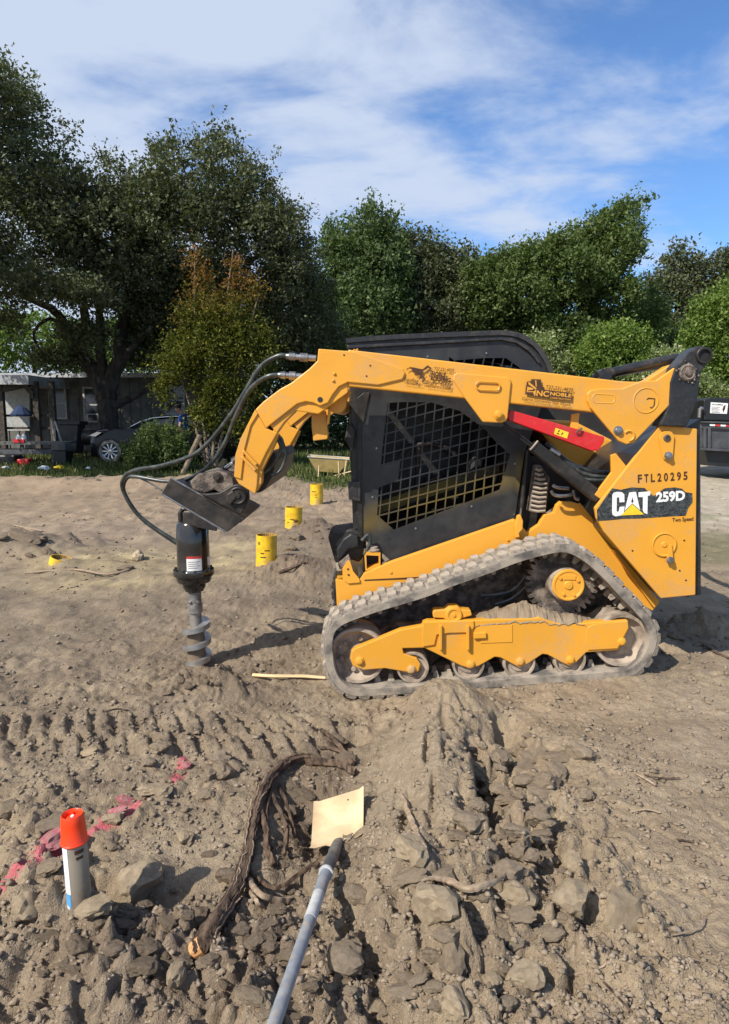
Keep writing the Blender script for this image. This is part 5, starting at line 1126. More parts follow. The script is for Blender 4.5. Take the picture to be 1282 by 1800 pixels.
sh0, nn = tilt_pt(595, 1450)
sho = thing('shovel', 'flat square-bladed shovel with cream dusty blade and grey handle lying across the trench', 'shovel', sh0)
N_ = 10; v = []; f = []
TL, TR, BR, BL = (553, 1411), (640.5, 1384), (640, 1476), (548, 1500)
def bil(u, w): 
    x = (TL[0] * (1 - u) + TR[0] * u) * (1 - w) + (BL[0] * (1 - u) + BR[0] * u) * w; y = (TL[1] * (1 - u) + TR[1] * u) * (1 - w) + (BL[1] * (1 - u) + BR[1] * u) * w; return x, y
for top in (1, 0):
    for j in range(N_ + 1):
        for i in range(N_ + 1):
            u, w = i / N_, j / N_; q, n = tilt_pt(*bil(u, w)); lip = .028 * max(0, (w - .86) / .14) ** 1.5 * (1 if abs(u - .5) > .16 else .2) + .012 * max(0, (abs(u - .5) - .42) / .08)
            hump = .018 * math.exp(-((u - .58) / .13) ** 2) * max(0, (w - .55) / .45)
            v.append(q + n * (lip + hump - (0 if top else .004)))
m = N_ + 1
for j in range(N_):
    for i in range(N_):
        a = j * m + i; f.append([a, a + m, a + m + 1, a + 1]); a += m * m; f.append([a, a + 1, a + m + 1, a + m])
rim = [i for i in range(m)] + [j * m + N_ for j in range(1, m)] + [N_ * m + i for i in range(N_ - 1, -1, -1)] + [j * m for j in range(N_ - 1, 0, -1)]
for a, b_ in zip(rim, rim[1:] + rim[:1]): f.append([a, b_, b_ + m * m, a + m * m])
blade = G().add(v, f).build('blade', 'shovel', sho, smooth=True, sharp=50)
G().lathe(tilt_pt(612, 1406)[0] + nn * .0005, nn, [(0, .004), (.0005, .004)], 8).build('blade_hole', 'ink', blade)
s0 = tilt_pt(604, 1486)[0] + nn * .012; s1_ = P(590, 1500, tilt_pt(590, 1500)[0].y - .05)
def rayz(px, py, z):
    x, y = gp(px, py, z); return Vector((x, y, z))
gr = GP(578, 1530); gend = GP(480, 1795)
zA, zB = gr.z + .10, gend.z + .15
hA = rayz(577, 1524, zA); hB = rayz(482, 1800, zB); hd = (hB - hA).normalized()
sock = G().tube(cr([s0, tilt_pt(598, 1492)[0] + nn * .035, hA.lerp(s0, .22) + Vector((0, 0, .008)), hA, hA + hd * .04], 6), [.020] * 6 + [.022] * 18 + [.023], 16).build('socket', 'shovel_dark', sho, smooth=True)
G().lathe(hA + hd * .035, hd, [(0, .023), (0, .026), (.006, .027), (.014, .026), (.014, .022)], 18).build('ferrule', 'handle_white', sho, smooth=True)
G().lathe(hA + hd * .048, hd, [(0, .0205), (.14, .0205)], 18).build('grey_sleeve', 'handle', sho, smooth=True)
G().lathe(hA + hd * .135, hd, [(0, .0200), (.20, .0200)], 18).build('pale_sleeve', 'handle_white', sho, smooth=True)
G().lathe(hA + hd * .33, hd, [(0, .0185), (1.15, .0175), (1.17, .013)], 18).build('handle', 'handle', sho, smooth=True)
G().lathe(hA + hd * .15 + Vector((.004, -.016, .014)), Vector((.1, -.8, .7)), [(0, .005), (.004, .004)], 8).build('rivet', 'shovel_dark', sho)

# ------------------------------------------------------------------ roots and sticks
def rootpath(pts, lift, rpx, name, label, mat='root', cat='root', n=11, wob=.006, parent=None, k=7):
    q = [GP(a, b) for a, b in pts]; q = [Vector((p.x, p.y, p.z + (lift[i] if isinstance(lift, list) else lift))) for i, p in enumerate(q)]
    # smooth heights so that the root bridges hollows
    zs = [p.z for p in q]
    for _ in range(1): zs = [zs[0]] + [max(zs[i], (zs[i - 1] + zs[i + 1]) / 2) for i in range(1, len(zs) - 1)] + [zs[-1]]
    for p, z in zip(q, zs): 
        if name != 'x': kk = (z - CAMH) / (p.z - CAMH); p.x *= kk; p.y *= kk; p.z = z
    path = cr(q, k); m = len(path); s = [sc(pts[min(int(i / k), len(pts) - 1)][1], path[i].y) for i in range(m)]
    rr = rpx if isinstance(rpx, list) else [rpx] * len(pts)
    rad = []
    for i in range(m): t = min(i / k, len(pts) - 1.001); a = int(t); r0 = rr[a] + (rr[a + 1] - rr[a]) * (t - a); rad.append(r0 * s[i] * random.uniform(.97, 1.03))
    path = [p + Vector((random.gauss(0, wob * .4), random.gauss(0, wob * .4), random.gauss(0, wob * .2))) for p in path]
    g = G().tube(path, rad, n); c = [Vector(x) for x in path]
    for i, vv in enumerate(g.v):
        a = i % n; vv += (vv - c[min(i // n, m - 1)]) * (.16 * math.sin(a * 2.4 + (i // n) * .12) + random.uniform(-.04, .04))
    o = g.build(name, mat, parent, smooth=True, sharp=60)
    if label: tag(o, label, cat)
    return o, path, rad
rt = thing('tree_root', 'thick dark fibrous tree root curving out of the trench with a cut orange end', 'root', GP(430, 1540))
o, path, rad = rootpath([(346, 1690), (372, 1650), (403, 1600), (425, 1550), (437, 1505), (443, 1460), (455, 1415), (478, 1375), (510, 1350), (545, 1340), (580, 1345)],
                        [.040, .034, .028, .022, .018, .022, .03, .035, .035, .025, .005], [15, 15, 13.5, 12, 10.5, 9.5, 9, 9, 8, 6.5, 4], 'root_stem', None, parent=rt, k=9, n=14)
d0 = (path[0] - path[3]).normalized(); G().lathe(path[0] - d0 * .004, d0, [(-.012, rad[0] * 1.06), (.016, rad[0] * 1.0), (.024, rad[0] * .8), (.028, rad[0] * .2)], 12).build('cut_end', 'rootcut', rt)
for i in range(34):                                   # loose bark strands along the stem
    a = random.randrange(4, len(path) - 14); b_ = a + random.randrange(6, 14); an = random.uniform(.2, 2.9); pts = []
    for j in range(a, min(b_, len(path))):
        pts.append(path[j] + Vector((math.cos(an) * rad[j] * 1.08, -.3 * rad[j], math.sin(an) * rad[j] * 1.08)))
    pts[-1] += Vector((random.gauss(0, .012), random.gauss(0, .012), .004)); G().tube(pts, random.uniform(.0012, .003), 5).build('bark_strand', 'root' if i % 3 else 'splinter', rt, smooth=True)
for i, (pts, r_, mt_) in enumerate([([(452, 1420), (468, 1460), (472, 1500), (482, 1530)], 6, 'root'), ([(478, 1400), (495, 1440), (505, 1470), (500, 1510)], 4, 'root'), ([(490, 1385), (508, 1430), (520, 1480)], 3.5, 'root'),
        ([(437, 1535), (462, 1560), (492, 1568), (530, 1545), (560, 1525)], 4, 'root'), ([(440, 1560), (455, 1580), (480, 1590), (507, 1592)], 5.5, 'splinter'), ([(436, 1570), (450, 1592), (463, 1604)], 4, 'splinter'),
        ([(540, 1345), (575, 1348), (600, 1352), (625, 1365)], 7, 'root'), ([(566, 1290), (585, 1305), (605, 1330), (620, 1350)], 4, 'root'), ([(560, 1320), (590, 1325), (625, 1345)], 2.5, 'root'), ([(490, 1350), (480, 1380), (470, 1440), (478, 1500)], 3, 'root')]):
    rootpath(pts, .02, r_, 'side_root', None, mt_, n=7, wob=.004, parent=rt)
for i in range(40):
    a = (random.uniform(440, 640), random.uniform(1290, 1560)); p = GP(*a); q = []
    an = random.uniform(0, 6.28); L = random.uniform(.03, .10)
    for j in range(5): q.append(p + Vector((math.cos(an) * L * j / 4, math.sin(an) * L * j / 4, .006 + .02 * math.sin(j * .8)))); an += random.uniform(-.3, .3)
    G().tube(q, random.uniform(.0008, .002), 4).build('rootlet', 'root' if i % 2 else 'splinter', rt)
tw, _, _ = rootpath([(742, 1567), (765, 1563), (790, 1567), (820, 1577), (850, 1572), (875, 1562), (893, 1548)], .03, [2, 5, 6, 6, 5, 4, 1.5], 'root_piece', 'pale twisted root piece lying across the soil heap', 'splinter', 'root', wob=.003)
rootpath([(705, 1400), (718, 1430), (730, 1462), (745, 1495), (752, 1520)], .015, [2, 5, 6, 5, 2], 'root_piece', 'short root splinter pressed into the heap right of the shovel blade', 'splinter', 'root')
rootpath([(445, 1192), (480, 1193), (530, 1194), (572, 1196)], .015, 3.2, 'wooden_stake', 'pale wooden stake lying flat beside the front of the track', 'lumber', 'stake', wob=0, n=4)
for i, (pts, r_, lb) in enumerate([([(1235, 1136), (1255, 1148), (1282, 1160)], 2.2, 'dark forked twig lying behind the rear of the track'), ([(1115, 1363), (1135, 1375), (1152, 1385)], 2, 'short dark twig on the smooth ground right of the heap'),
        ([(1132, 1366), (1160, 1372), (1195, 1372)], 1.3, 'thin pale twig beside the short dark twig'), ([(1110, 1432), (1135, 1428), (1160, 1433)], 1.6, 'thin straight twig on the smooth ground'), ([(1190, 1482), (1220, 1486)], 1.5, 'tiny twig near the right edge'),
        ([(1000, 1723), (1060, 1705), (1082, 1672)], 2, 'long curved twig beside the foreground stones'), ([(1060, 1735), (1090, 1765), (1110, 1785)], 2, 'dark twig half buried at the bottom right'), ([(1180, 1650), (1225, 1640), (1240, 1620)], 1.6, 'forked twig at the lower right'),
        ([(185, 1255), (205, 1250), (225, 1252)], 1.5, 'thin twig on the ground left of the tread print'), ([(45, 1010), (130, 1003), (190, 1012), (235, 1000)], 2.2, 'thin bent root reaching right from the low pipe'), ([(490, 1012), (510, 1003), (535, 990)], 3, 'flat stick lying beside the nearest tall pipe'),
        ([(25, 925), (60, 932), (75, 935)], 1.6, 'thin light stick on the ground at far left')]):
    rootpath(pts, .012, r_, 'twig', lb, 'root' if i % 2 == 0 else 'splinter', 'twig', wob=.002, n=5, k=4)

# ------------------------------------------------------------------ foliage
def leaves(name, mat, parent, lobes, n, size, clump=.5, seed=0, shell=.62, droop=0., warm=None, elong=1.7):
    """lobes: (px, py, Y, rx_px, rz_px, ry_m)"""
    r = np.random.RandomState(seed); C = []; Rr = []
    for px, py, Y, rx, rz, ry in lobes:
        c = P(px, py, Y); s = sc(py, Y); C.append(c[:]); q = clump * (.8 if Y < 30 else .45); Rr.append((max(rx * s - q, rx * s * .35), max(ry - q, ry * .5), max(rz * s - q, rz * s * .35)))
    C = np.array(C); Rr = np.array(Rr); wgt = (Rr[:, 0] * Rr[:, 2] + Rr[:, 0] * Rr[:, 1]) ** .9; wgt /= wgt.sum()
    n = int(n * 1.3); per = 34; nc = max(4, n // per); li = r.choice(len(C), nc, p=wgt)
    d = r.normal(size=(nc, 3)); d /= np.linalg.norm(d, axis=1)[:, None]
    rad = shell + (1.06 - shell) * r.rand(nc) ** .6; rad[r.rand(nc) < .14] *= .6
    rad += .10 * np.sin(d[:, 0] * 5 + li) * np.cos(d[:, 2] * 6 + li * 2)
    cc = C[li] + d * rad[:, None] * Rr[li]
    # sprigs: each clump is a few short twigs with leaves along them
    k = np.repeat(np.arange(nc), per); m = len(k)
    tw_ = r.normal(size=(nc, 4, 3)) + d[:, None, :] * 1.1; tw_[..., 2] += .25 - droop; tw_ /= np.linalg.norm(tw_, axis=2)[..., None]
    cs = clump * (.55 + .9 * r.rand(nc)); ti = r.randint(0, 4, m); u = r.rand(m) ** .8
    pos = cc[k] + tw_[k, ti] * (u * cs[k])[:, None] + r.normal(size=(m, 3)) * (.16 * cs[k])[:, None]
    L = size * (.6 + .8 * r.rand(m)); Wd = L / elong
    a = r.normal(size=(m, 3)) + tw_[k, ti] * .8; a[:, 2] -= droop; a /= np.linalg.norm(a, axis=1)[:, None]
    b = np.cross(a, r.normal(size=(m, 3)) + np.array([0, 0, 1.2])); b /= np.linalg.norm(b, axis=1)[:, None] + 1e-9
    a *= L[:, None] / 2; b *= Wd[:, None] / 2
    v = np.stack([pos - a * .8 - b, pos - a * .5 + b * 1.1, pos + a], 1).reshape(-1, 3)
    f = np.arange(m * 3).reshape(-1, 3); org = np.array(top_loc(parent)[:]) if parent else np.zeros(3)
    me = mesh(name, v - org, f, mat)
    hue = np.clip(.5 * r.rand(nc)[k] + .5 * r.rand(m), 0, 1); hi = r.rand(m); w3 = np.zeros(m)
    if warm is not None: 
        zt = (pos[:, 2] - warm[0]) / (warm[1] - warm[0]); w3 = np.clip(zt + .5 * (r.rand(nc)[k] - .5), 0, 1) * (r.rand(m) < .8)
    col = np.stack([hue, hi, w3, np.ones(m)], 1); col = np.repeat(col, 3, axis=0).astype(np.float32)
    at = me.color_attributes.new('leaf', 'FLOAT_COLOR', 'POINT'); at.data.foreach_set('color', col.ravel())
    return link(name, me, parent)
def limb(pts, Y, r0, r1, name, mat, parent, n=10):
    path = cr([P(p[0], p[1], p[2] if len(p) > 2 else Y) for p in pts], 6); m = len(path)
    rad = [(r0 + (r1 - r0) * i / (m - 1)) * random.uniform(.92, 1.08) for i in range(m)]
    path = [p + Vector((random.gauss(0, r0 * .10), random.gauss(0, r0 * .10), 0)) for p in path]
    return G().tube(path, rad, n).build(name, mat, parent, smooth=True, sharp=70)
# the big live oak
YO = 24.0
oak = thing('live_oak', 'huge dark spreading live oak with a thick forked trunk in front of the mobile home', 'tree', P(187, 790, YO))
limb([(192, 812), (190, 770), (191, 715), (186, 690)], YO, .36, .33, 'trunk', 'bark', oak, 14)
for pts, a, b in (([(188, 700), (165, 655), (147, 627), (130, 605), (118, 575), (90, 543), (40, 520)], .30, .10), ([(190, 700), (203, 650), (213, 600), (224, 540), (260, 450), (300, 380)], .28, .08), ([(190, 690), (200, 660), (222, 625), (250, 590), (300, 560), (400, 520)], .22, .07),
                  ([(192, 722), (212, 708), (236, 697), (262, 682), (300, 665)], .17, .06), ([(118, 590), (90, 560), (60, 585), (72, 618), (84, 632)], .07, .03), ([(147, 627), (150, 560), (130, 480), (100, 380)], .2, .06), ([(186, 690), (175, 600), (185, 500), (220, 400)], .2, .05),
                  ([(230, 560), (330, 500), (430, 460), (500, 440)], .13, .04)):
    limb(pts, YO, a, b, 'limb', 'bark', oak)
oakl = [(0, 240, 22, 90, 120, 2.8), (-110, 260, 22, 120, 150, 3), (90, 345, 22, 90, 85, 3), (170, 380, 23, 85, 80, 3), (255, 370, 24, 80, 75, 3), (335, 335, 24, 75, 75, 3), (400, 300, 25, 55, 60, 2.5), (445, 350, 25, 60, 65, 2.5), (490, 410, 25, 50, 65, 2.5), (520, 470, 25, 55, 75, 2.5),
        (60, 420, 22, 130, 110, 3.5), (190, 440, 23, 120, 90, 3.4), (320, 420, 24, 120, 100, 3.4), (430, 430, 25, 100, 100, 3), (-60, 480, 22, 120, 90, 3), (250, 500, 24, 110, 60, 3), (380, 540, 26, 120, 70, 2.6), (500, 560, 26, 80, 90, 2.4), (160, 520, 21, 70, 35, 2),
        (60, 500, 20, 70, 28, 2), (20, 160, 23, 45, 55, 2), (55, 195, 23, 30, 34, 1.2), (395, 232, 25, 16, 26, .8), (125, 235, 23, 14, 36, .8), (190, 278, 23, 18, 32, 1), (270, 268, 24, 22, 26, 1), (480, 275, 25, 14, 30, .8), (345, 250, 24, 14, 26, .8), (535, 400, 25, 22, 38, 1), (-220, 420, 18, 160, 160, 4), (-300, 250, 17, 150, 150, 4), (-170, 470, 15, 110, 90, 3), (-80, 150, 20, 110, 90, 3)]  # leftmost near lobes, mostly out of view, added to shade the yard
leaves('crown', 'oak_leaf', oak, oakl, 165000, .13, .50, 1, .55)
leaves('low_crown', 'oak_leaf', oak, [(270, 620, 25, 70, 40, 1.4), (300, 560, 25, 90, 60, 2), (150, 590, 22, 60, 30, 1.2), (110, 630, 24, 60, 18, 1.2), (330, 600, 26, 90, 60, 2), (450, 640, 28, 110, 80, 2), (560, 620, 29, 70, 90, 2), (520, 540, 27, 80, 100, 2), (250, 590, 25, 50, 50, 1.4), (20, 570, 24, 40, 18, 1)], 56000, .13, .5, 2, .5)
# turning crepe myrtle
YM = 19.5
my = thing('crepe_myrtle', 'slender crepe myrtle with green, yellow and rusty orange leaves in front of the oak', 'tree', P(375, 815, YM))
for pts in ([(368, 825), (360, 760), (350, 690), (345, 600), (342, 520), (343, 430)], [(372, 825), (376, 760), (372, 680), (385, 600), (400, 520), (410, 440)], [(378, 825), (392, 760), (408, 700), (430, 610), (455, 520)], [(365, 825), (350, 770), (330, 700), (305, 620)], [(376, 825), (388, 790), (420, 740), (450, 690)]):
    limb(pts, YM, .055, .018, 'stem', 'bark_pale', my, 7)
leaves('crown', 'myrtle_leaf', my, [(350, 560, YM, 50, 60, 1), (400, 560, YM, 55, 60, 1), (375, 620, YM, 80, 60, 1.2), (330, 640, YM, 50, 50, 1), (430, 600, YM, 45, 60, 1), (345, 470, YM, 16, 45, .4), (365, 500, YM, 28, 40, .5), (410, 480, YM, 22, 50, .5), (445, 510, YM, 22, 40, .5), (390, 690, YM, 60, 45, 1), (360, 730, YM, 40, 40, .8), (430, 690, YM, 35, 40, .8), (300, 610, YM, 25, 35, .6), (290, 660, YM, 35, 50, .6), (460, 620, YM, 40, 70, .8), (380, 750, YM, 36, 30, .5), (425, 740, YM, 45, 45, .6), (290, 700, YM, 26, 20, .5)],
       30000, .085, .40, 3, .2, warm=(P(0, 560, YM).z, P(0, 420, YM).z))
def tree(name, label, mat, Y, base, lobes, n, size, clump, seed, trunk=None, cat='tree', **k):
    t = thing(name, label, cat, P(base[0], base[1], Y))
    for pts, a, b in trunk or []: limb(pts, Y, a, b, 'trunk' if a > .15 else 'limb', 'bark', t)
    leaves('crown', mat, t, [(l[0], l[1], Y + l[2], l[3], l[4], l[5]) for l in lobes], n, size, clump, seed, **k); return t
tree('hackberry_tree', 'mid green tree with a ragged pointed top right of the live oak', 'deep_leaf', 33, (650, 790), [(655, 415, 0, 38, 48, 2), (625, 450, 0, 48, 55, 2), (600, 500, 1, 45, 90, 2), (670, 480, 0, 60, 65, 2.5), (650, 560, 0, 85, 70, 3), (585, 430, 1, 22, 40, 1), (690, 410, 0, 20, 35, 1), (640, 640, 0, 90, 70, 2.5), (560, 560, 2, 40, 90, 2)], 42000, .19, .75, 10, [([(650, 800), (655, 700), (650, 550), (655, 430)], .3, .08)])
tree('hackberry_tree', 'grey green broad tree behind the cab roof', 'oak_leaf', 35, (735, 790), [(735, 455, 0, 50, 42, 2), (770, 480, 0, 48, 48, 2), (805, 485, 0, 45, 50, 2), (700, 470, 0, 40, 60, 2), (710, 510, 0, 60, 50, 2.5), (760, 550, 0, 80, 60, 3), (740, 620, 0, 90, 60, 3)], 34000, .19, .75, 11, [([(735, 800), (740, 650), (735, 500)], .25, .06)])
tree('elm_tree', 'large wind-leaning green elm rising to a point at the right', 'green_leaf', 34, (960, 790), [(1128, 352, 0, 12, 8, .5), (1105, 368, 0, 20, 14, .8), (1072, 385, 0, 24, 18, 1.2), (1100, 400, 0, 24, 28, 1.2), (1040, 412, 0, 34, 26, 1.6), (990, 440, 0, 40, 28, 2), (940, 455, 0, 42, 28, 2), (885, 475, 0, 42, 28, 2), (1070, 450, 0, 45, 45, 2.4), (1000, 490, 0, 70, 50, 3), (910, 525, 0, 75, 55, 3), (1070, 530, 0, 48, 45, 2.4), (850, 535, 0, 60, 60, 2.4), (835, 500, 0, 35, 40, 1.8), (1130, 560, 2, 40, 60, 2), (960, 600, 0, 90, 50, 2.6), (1112, 440, 0, 14, 22, .8), (1120, 405, 0, 10, 8, .5)],
     76000, .18, .62, 12, [([(980, 800), (1000, 650), (1040, 520), (1080, 430)], .35, .08), ([(1010, 640), (960, 540), (930, 470)], .2, .06)], droop=.1)
tree('oak_tree', 'dark open-crowned tree with sky gaps behind the green elm', 'oak_leaf', 42, (1180, 790), [(1195, 460, 0, 28, 22, 1.5), (1220, 475, 0, 24, 20, 1.4), (1165, 500, 0, 30, 28, 1.8), (1215, 505, 0, 20, 16, 1.2), (1180, 545, 0, 45, 45, 2.2), (1230, 545, 0, 36, 30, 1.8), (1165, 600, 0, 50, 50, 2.4), (1215, 610, 0, 40, 50, 2.4)], 17000, .22, .8, 13, [([(1180, 800), (1185, 600), (1200, 470)], .28, .07), ([(1190, 560), (1225, 500), (1235, 480)], .14, .05)])
tree('oak_tree', 'dark tree crown at the right edge above the bright green tree', 'oak_leaf', 42, (1270, 790), [(1272, 470, 0, 28, 30, 1.6), (1262, 510, 0, 32, 28, 1.8), (1310, 500, 0, 40, 40, 2)], 8000, .22, .8, 14, [([(1272, 800), (1272, 600), (1270, 480)], .25, .07)])
tree('ash_tree', 'bright green leafy tree at the right edge above the dumpster', 'bright_leaf', 25, (1275, 800), [(1262, 560, 0, 50, 55, 1.5), (1235, 600, 0, 40, 45, 1.2), (1275, 620, 0, 60, 55, 1.6), (1250, 660, 0, 50, 42, 1.4), (1290, 530, 0, 40, 40, 1.4), (1240, 690, 0, 40, 30, 1.2)], 24000, .13, .5, 15, [([(1275, 800), (1272, 700), (1268, 590)], .16, .05)])
tree('privet_bush', 'rounded light green bush behind the boom cylinder', 'bright_leaf', 23, (1085, 800), [(1080, 600, 0, 55, 38, 1.4), (1045, 620, 0, 38, 34, 1.2), (1120, 610, 0, 36, 36, 1.2), (1085, 650, 0, 80, 45, 1.5), (1090, 700, 0, 80, 50, 1.5)], 24000, .11, .42, 16, cat='bush', droop=.3)
tree('flowering_bush', 'pale flowering bush just behind the cab roof corner', 'pale_leaf', 24, (950, 800), [(950, 610, 0, 32, 30, 1), (975, 645, 0, 36, 36, 1), (940, 660, 0, 44, 44, 1.2)], 9000, .11, .4, 17, cat='bush')
tree('flowering_bush', 'pale flowering bush behind the black rear link', 'pale_leaf', 22, (1165, 800), [(1165, 635, 0, 40, 28, 1), (1130, 665, 0, 40, 26, 1), (1200, 670, 0, 40, 40, 1), (1240, 690, 0, 45, 26, 1)], 11000, .10, .36, 18, cat='bush')
tree('thicket', 'dark green thicket closing the view behind the tracked loader', 'deep_leaf', 38, (800, 790), [(x, 650 + 20 * math.sin(x), 0, 75, 90, 2.5) for x in range(520, 1260, 62)] + [(x, 560, 1, 60, 60, 2.5) for x in range(560, 860, 80)], 46000, .24, .8, 19, cat='thicket')['kind'] = 'stuff'
tree('elm_tree', 'sunlit light green tree beyond the roof of the mobile home', 'bright_leaf', 36, (60, 790), [(60, 600, 0, 90, 50, 2.5), (-30, 610, 0, 70, 60, 2.5), (150, 620, 0, 70, 45, 2.5), (240, 610, 0, 60, 50, 2.5)], 16000, .2, .7, 20, [([(60, 800), (62, 700), (60, 600)], .25, .08)])
tree('shrub', 'low dark green shrub in front of the black car', 'green_leaf', 18.6, (285, 825), [(285, 780, 0, 50, 42, .7), (245, 795, 0, 32, 30, .6), (318, 795, 0, 28, 28, .5), (290, 805, 0, 56, 28, .7)], 9000, .085, .26, 21, cat='shrub')
tree('hedge', 'dark hedge in shade beyond the wheelbarrow', 'deep_leaf', 30, (520, 800), [(430, 740, 0, 50, 60, 1.5), (500, 745, 0, 55, 60, 1.5), (570, 740, 0, 55, 60, 1.5), (640, 740, 0, 60, 60, 1.5)], 14000, .17, .6, 22, cat='hedge')
tree('hedge', 'green hedge behind the dumpster at the right', 'green_leaf', 24, (1230, 800), [(1200, 720, 0, 60, 50, 1), (1280, 730, 0, 60, 50, 1)], 7000, .12, .4, 23, cat='hedge')
def grass():
    r = np.random.RandomState(9); N = 60000; u = r.rand(N); y = 14.6 + 17 * u ** 1.25; x = (r.rand(N) * 2 - 1) * (y * .62); 
    n1 = fbm(x, y, .8, 4, 2, .6); edge = 16.6 + 1.0 * vnoise(x * .45, y * 0, 5) - 1.3 * ss(-2.5, -.5, x) * ss(4, 1, x) + 6.5 * ss(4.5, 6.5, x)
    kp = (y - edge + .8 * n1 + r.normal(size=N) * .3) > 0; x, y = x[kp], y[kp]; N = len(x); z = height(x, y)
    h = .05 + .11 * r.rand(N) * (1 + .8 * (fbm(x, y, .5, 2, 5) > .1)); a = r.rand(N) * 6.28; w = .012 + .018 * r.rand(N); lean = r.normal(size=(N, 2)) * .035
    v = np.stack([np.stack([x - w * np.cos(a), y - w * np.sin(a), z - .01], 1), np.stack([x + w * np.cos(a), y + w * np.sin(a), z - .01], 1), np.stack([x + lean[:, 0], y + lean[:, 1], z + h], 1)], 1).reshape(-1, 3)
    me = mesh('grass', v, np.arange(N * 3).reshape(-1, 3), 'grass'); col = np.repeat(np.stack([r.rand(N), r.rand(N), 0 * x, 1 + 0 * x], 1), 3, axis=0).astype(np.float32)
    at = me.color_attributes.new('leaf', 'FLOAT_COLOR', 'POINT'); at.data.foreach_set('color', col.ravel()); tag(link('grass', me), 'short rough grass beyond the dug ground', 'grass', kind='stuff')
grass()

# ------------------------------------------------------------------ mobile home and yard at the left
YH = 27.0
hm = thing('mobile_home', 'low pale mobile home with white-framed windows and a dark porch behind the live oak', 'house', P(200, 800, YH))
zt = P(0, 662, YH).z; zb_ = P(0, 805, YH).z; xl = P(-160, 700, YH).x; xr_ = P(430, 700, YH).x
wall = G().box((xl, YH, zb_), (xr_, YH + 5, zt)).build('wall', 'siding', hm)
n = 0; x = xl + .2
while x < xr_:
    o = G().box((x, YH - .03, zb_), (x + .03, YH - .001, zt)).build('siding_rib', 'siding', hm, fix=False); x += .40
G().box((xl - .3, YH - .5, zt), (xr_ + .3, YH + 5.4, zt + .07)).build('roof', 'roofing', hm)
G().box((xl - .3, YH - .52, zt - .06), (xr_ + .3, YH - .5, zt + .10)).build('roof_edge', 'roofing', hm)
def window(x0, y0, x1, y1, mids=1, dark=True):
    a = P(x0, y0, YH - .06); b_ = P(x1, y1, YH - .06); w = .07
    fr = G().prism([(a.x, a.z), (b_.x, a.z), (b_.x, b_.z), (a.x, b_.z)], YH - .08, YH - .032, [[(a.x + w, a.z - w), (b_.x - w, a.z - w), (b_.x - w, b_.z + w), (a.x + w, b_.z + w)]]).build('window_frame', 'trim', hm)
    G().box((a.x + w * .9, YH - .055, b_.z + w * .9), (b_.x - w * .9, YH - .04, a.z - w * .9)).build('pane', 'glass', fr)
    for k in range(mids): 
        z = a.z + (b_.z - a.z) * (k + 1) / (mids + 1); G().box((a.x + w, YH - .075, z - .03), (b_.x - w, YH - .056, z + .03)).build('sash_bar', 'trim', fr)
window(84, 680, 119, 737); window(145, 680, 178, 743, 1); window(289, 678, 326, 729); window(-60, 690, -20, 740)
a = P(152, 727, YH - .3); b_ = P(176, 742, YH - .3); o = G().box((a.x, YH - .35, b_.z), (b_.x, YH - .09, a.z)).build('air_conditioner', 'trim', hm, bevel=.02)
G().box((a.x + .08, YH - .356, b_.z + .05), (b_.x - .08, YH - .351, a.z - .05)).build('air_grille', 'glass', o)
# porch
pc = thing('porch', 'dark timber porch with posts, rail and pale back wall at the far left', 'porch', P(35, 805, 25))
a = P(-60, 662, 24.5); b_ = P(72, 672, 24.5); G().box((a.x, 23.6, b_.z - .12), (b_.x, 26.9, a.z)).build('porch_roof', 'roofing', pc)
for x in (-2, 60, 88): q = P(x, 670, 24); z = P(x, 806, 24).z; G().box((q.x - .09, 24, z - .3), (q.x + .09, 24.18, q.z)).build('post', 'darkwood', pc)
G().prism(XZ([(2, 690), (60, 678), (60, 672), (-2, 672)], 24.02), 24.02, 24.12).build('post_brace', 'darkwood', pc); G().prism(XZ([(60, 700), (44, 680), (50, 676), (62, 690)], 24.02), 23.9, 24.0).build('post_brace', 'darkwood', pc)
for y in (730, 752): q0 = P(0, y, 24.2); q1 = P(90, y, 24.2); G().box((q0.x, 24.19, q0.z - .05), (q1.x, 24.25, q0.z + .03)).build('rail', 'darkwood', pc)
G().prism(XZ([(4, 682), (52, 682), (52, 757), (4, 757)], 26.4), 26.4, 26.5).build('back_panel', 'trim', pc)
G().box((P(-40, 800, 25).x, 24.2, P(0, 806, 24).z - .2), (P(90, 800, 25).x, 26.8, P(0, 803, 24).z)).build('deck', 'darkwood', pc)
# folded blue sunshade, shelving table with yard goods
o = G(); o.lathe(P(36, 712, 23.8), (0, 0, -1), [(0, .03), (.10, .18), (.32, .36), (.38, .34)], 9); M['oldblue'] = simple('faded_navy_cloth', (.015, .03, .08, 1), (.02, .04, .1, 1), .9); tag(o.build('sunshade', 'oldblue', None), 'blue cloth sunshade hanging in the dark porch', 'sunshade')
tb = thing('work_table', 'long grey work bench with boxes on it in front of the porch', 'table', P(45, 815, 21))
G().prism(XZ([(-20, 777), (112, 777), (112, 781), (-20, 782)], 20.5), 20.5, 21.4).build('tabletop', 'siding', tb); G().prism(XZ([(-20, 790), (92, 790), (92, 798), (-20, 798)], 20.55), 20.55, 21.3).build('lower_shelf', 'binplastic', tb)
for x in (-10, 40, 92, 108): q = P(x, 780, 20.6); G().box((q.x - .03, 20.56, P(0, 822, 20.6).z), (q.x + .03, 20.62, q.z)).build('leg', 'binplastic', tb)
tag(G().prism(XZ([(90, 779), (115, 779), (115, 792), (90, 792)], 20.2), 20.2, 20.6).build('crate', 'siding', None, bevel=.02), 'grey plastic crate at the right end of the work bench', 'crate')
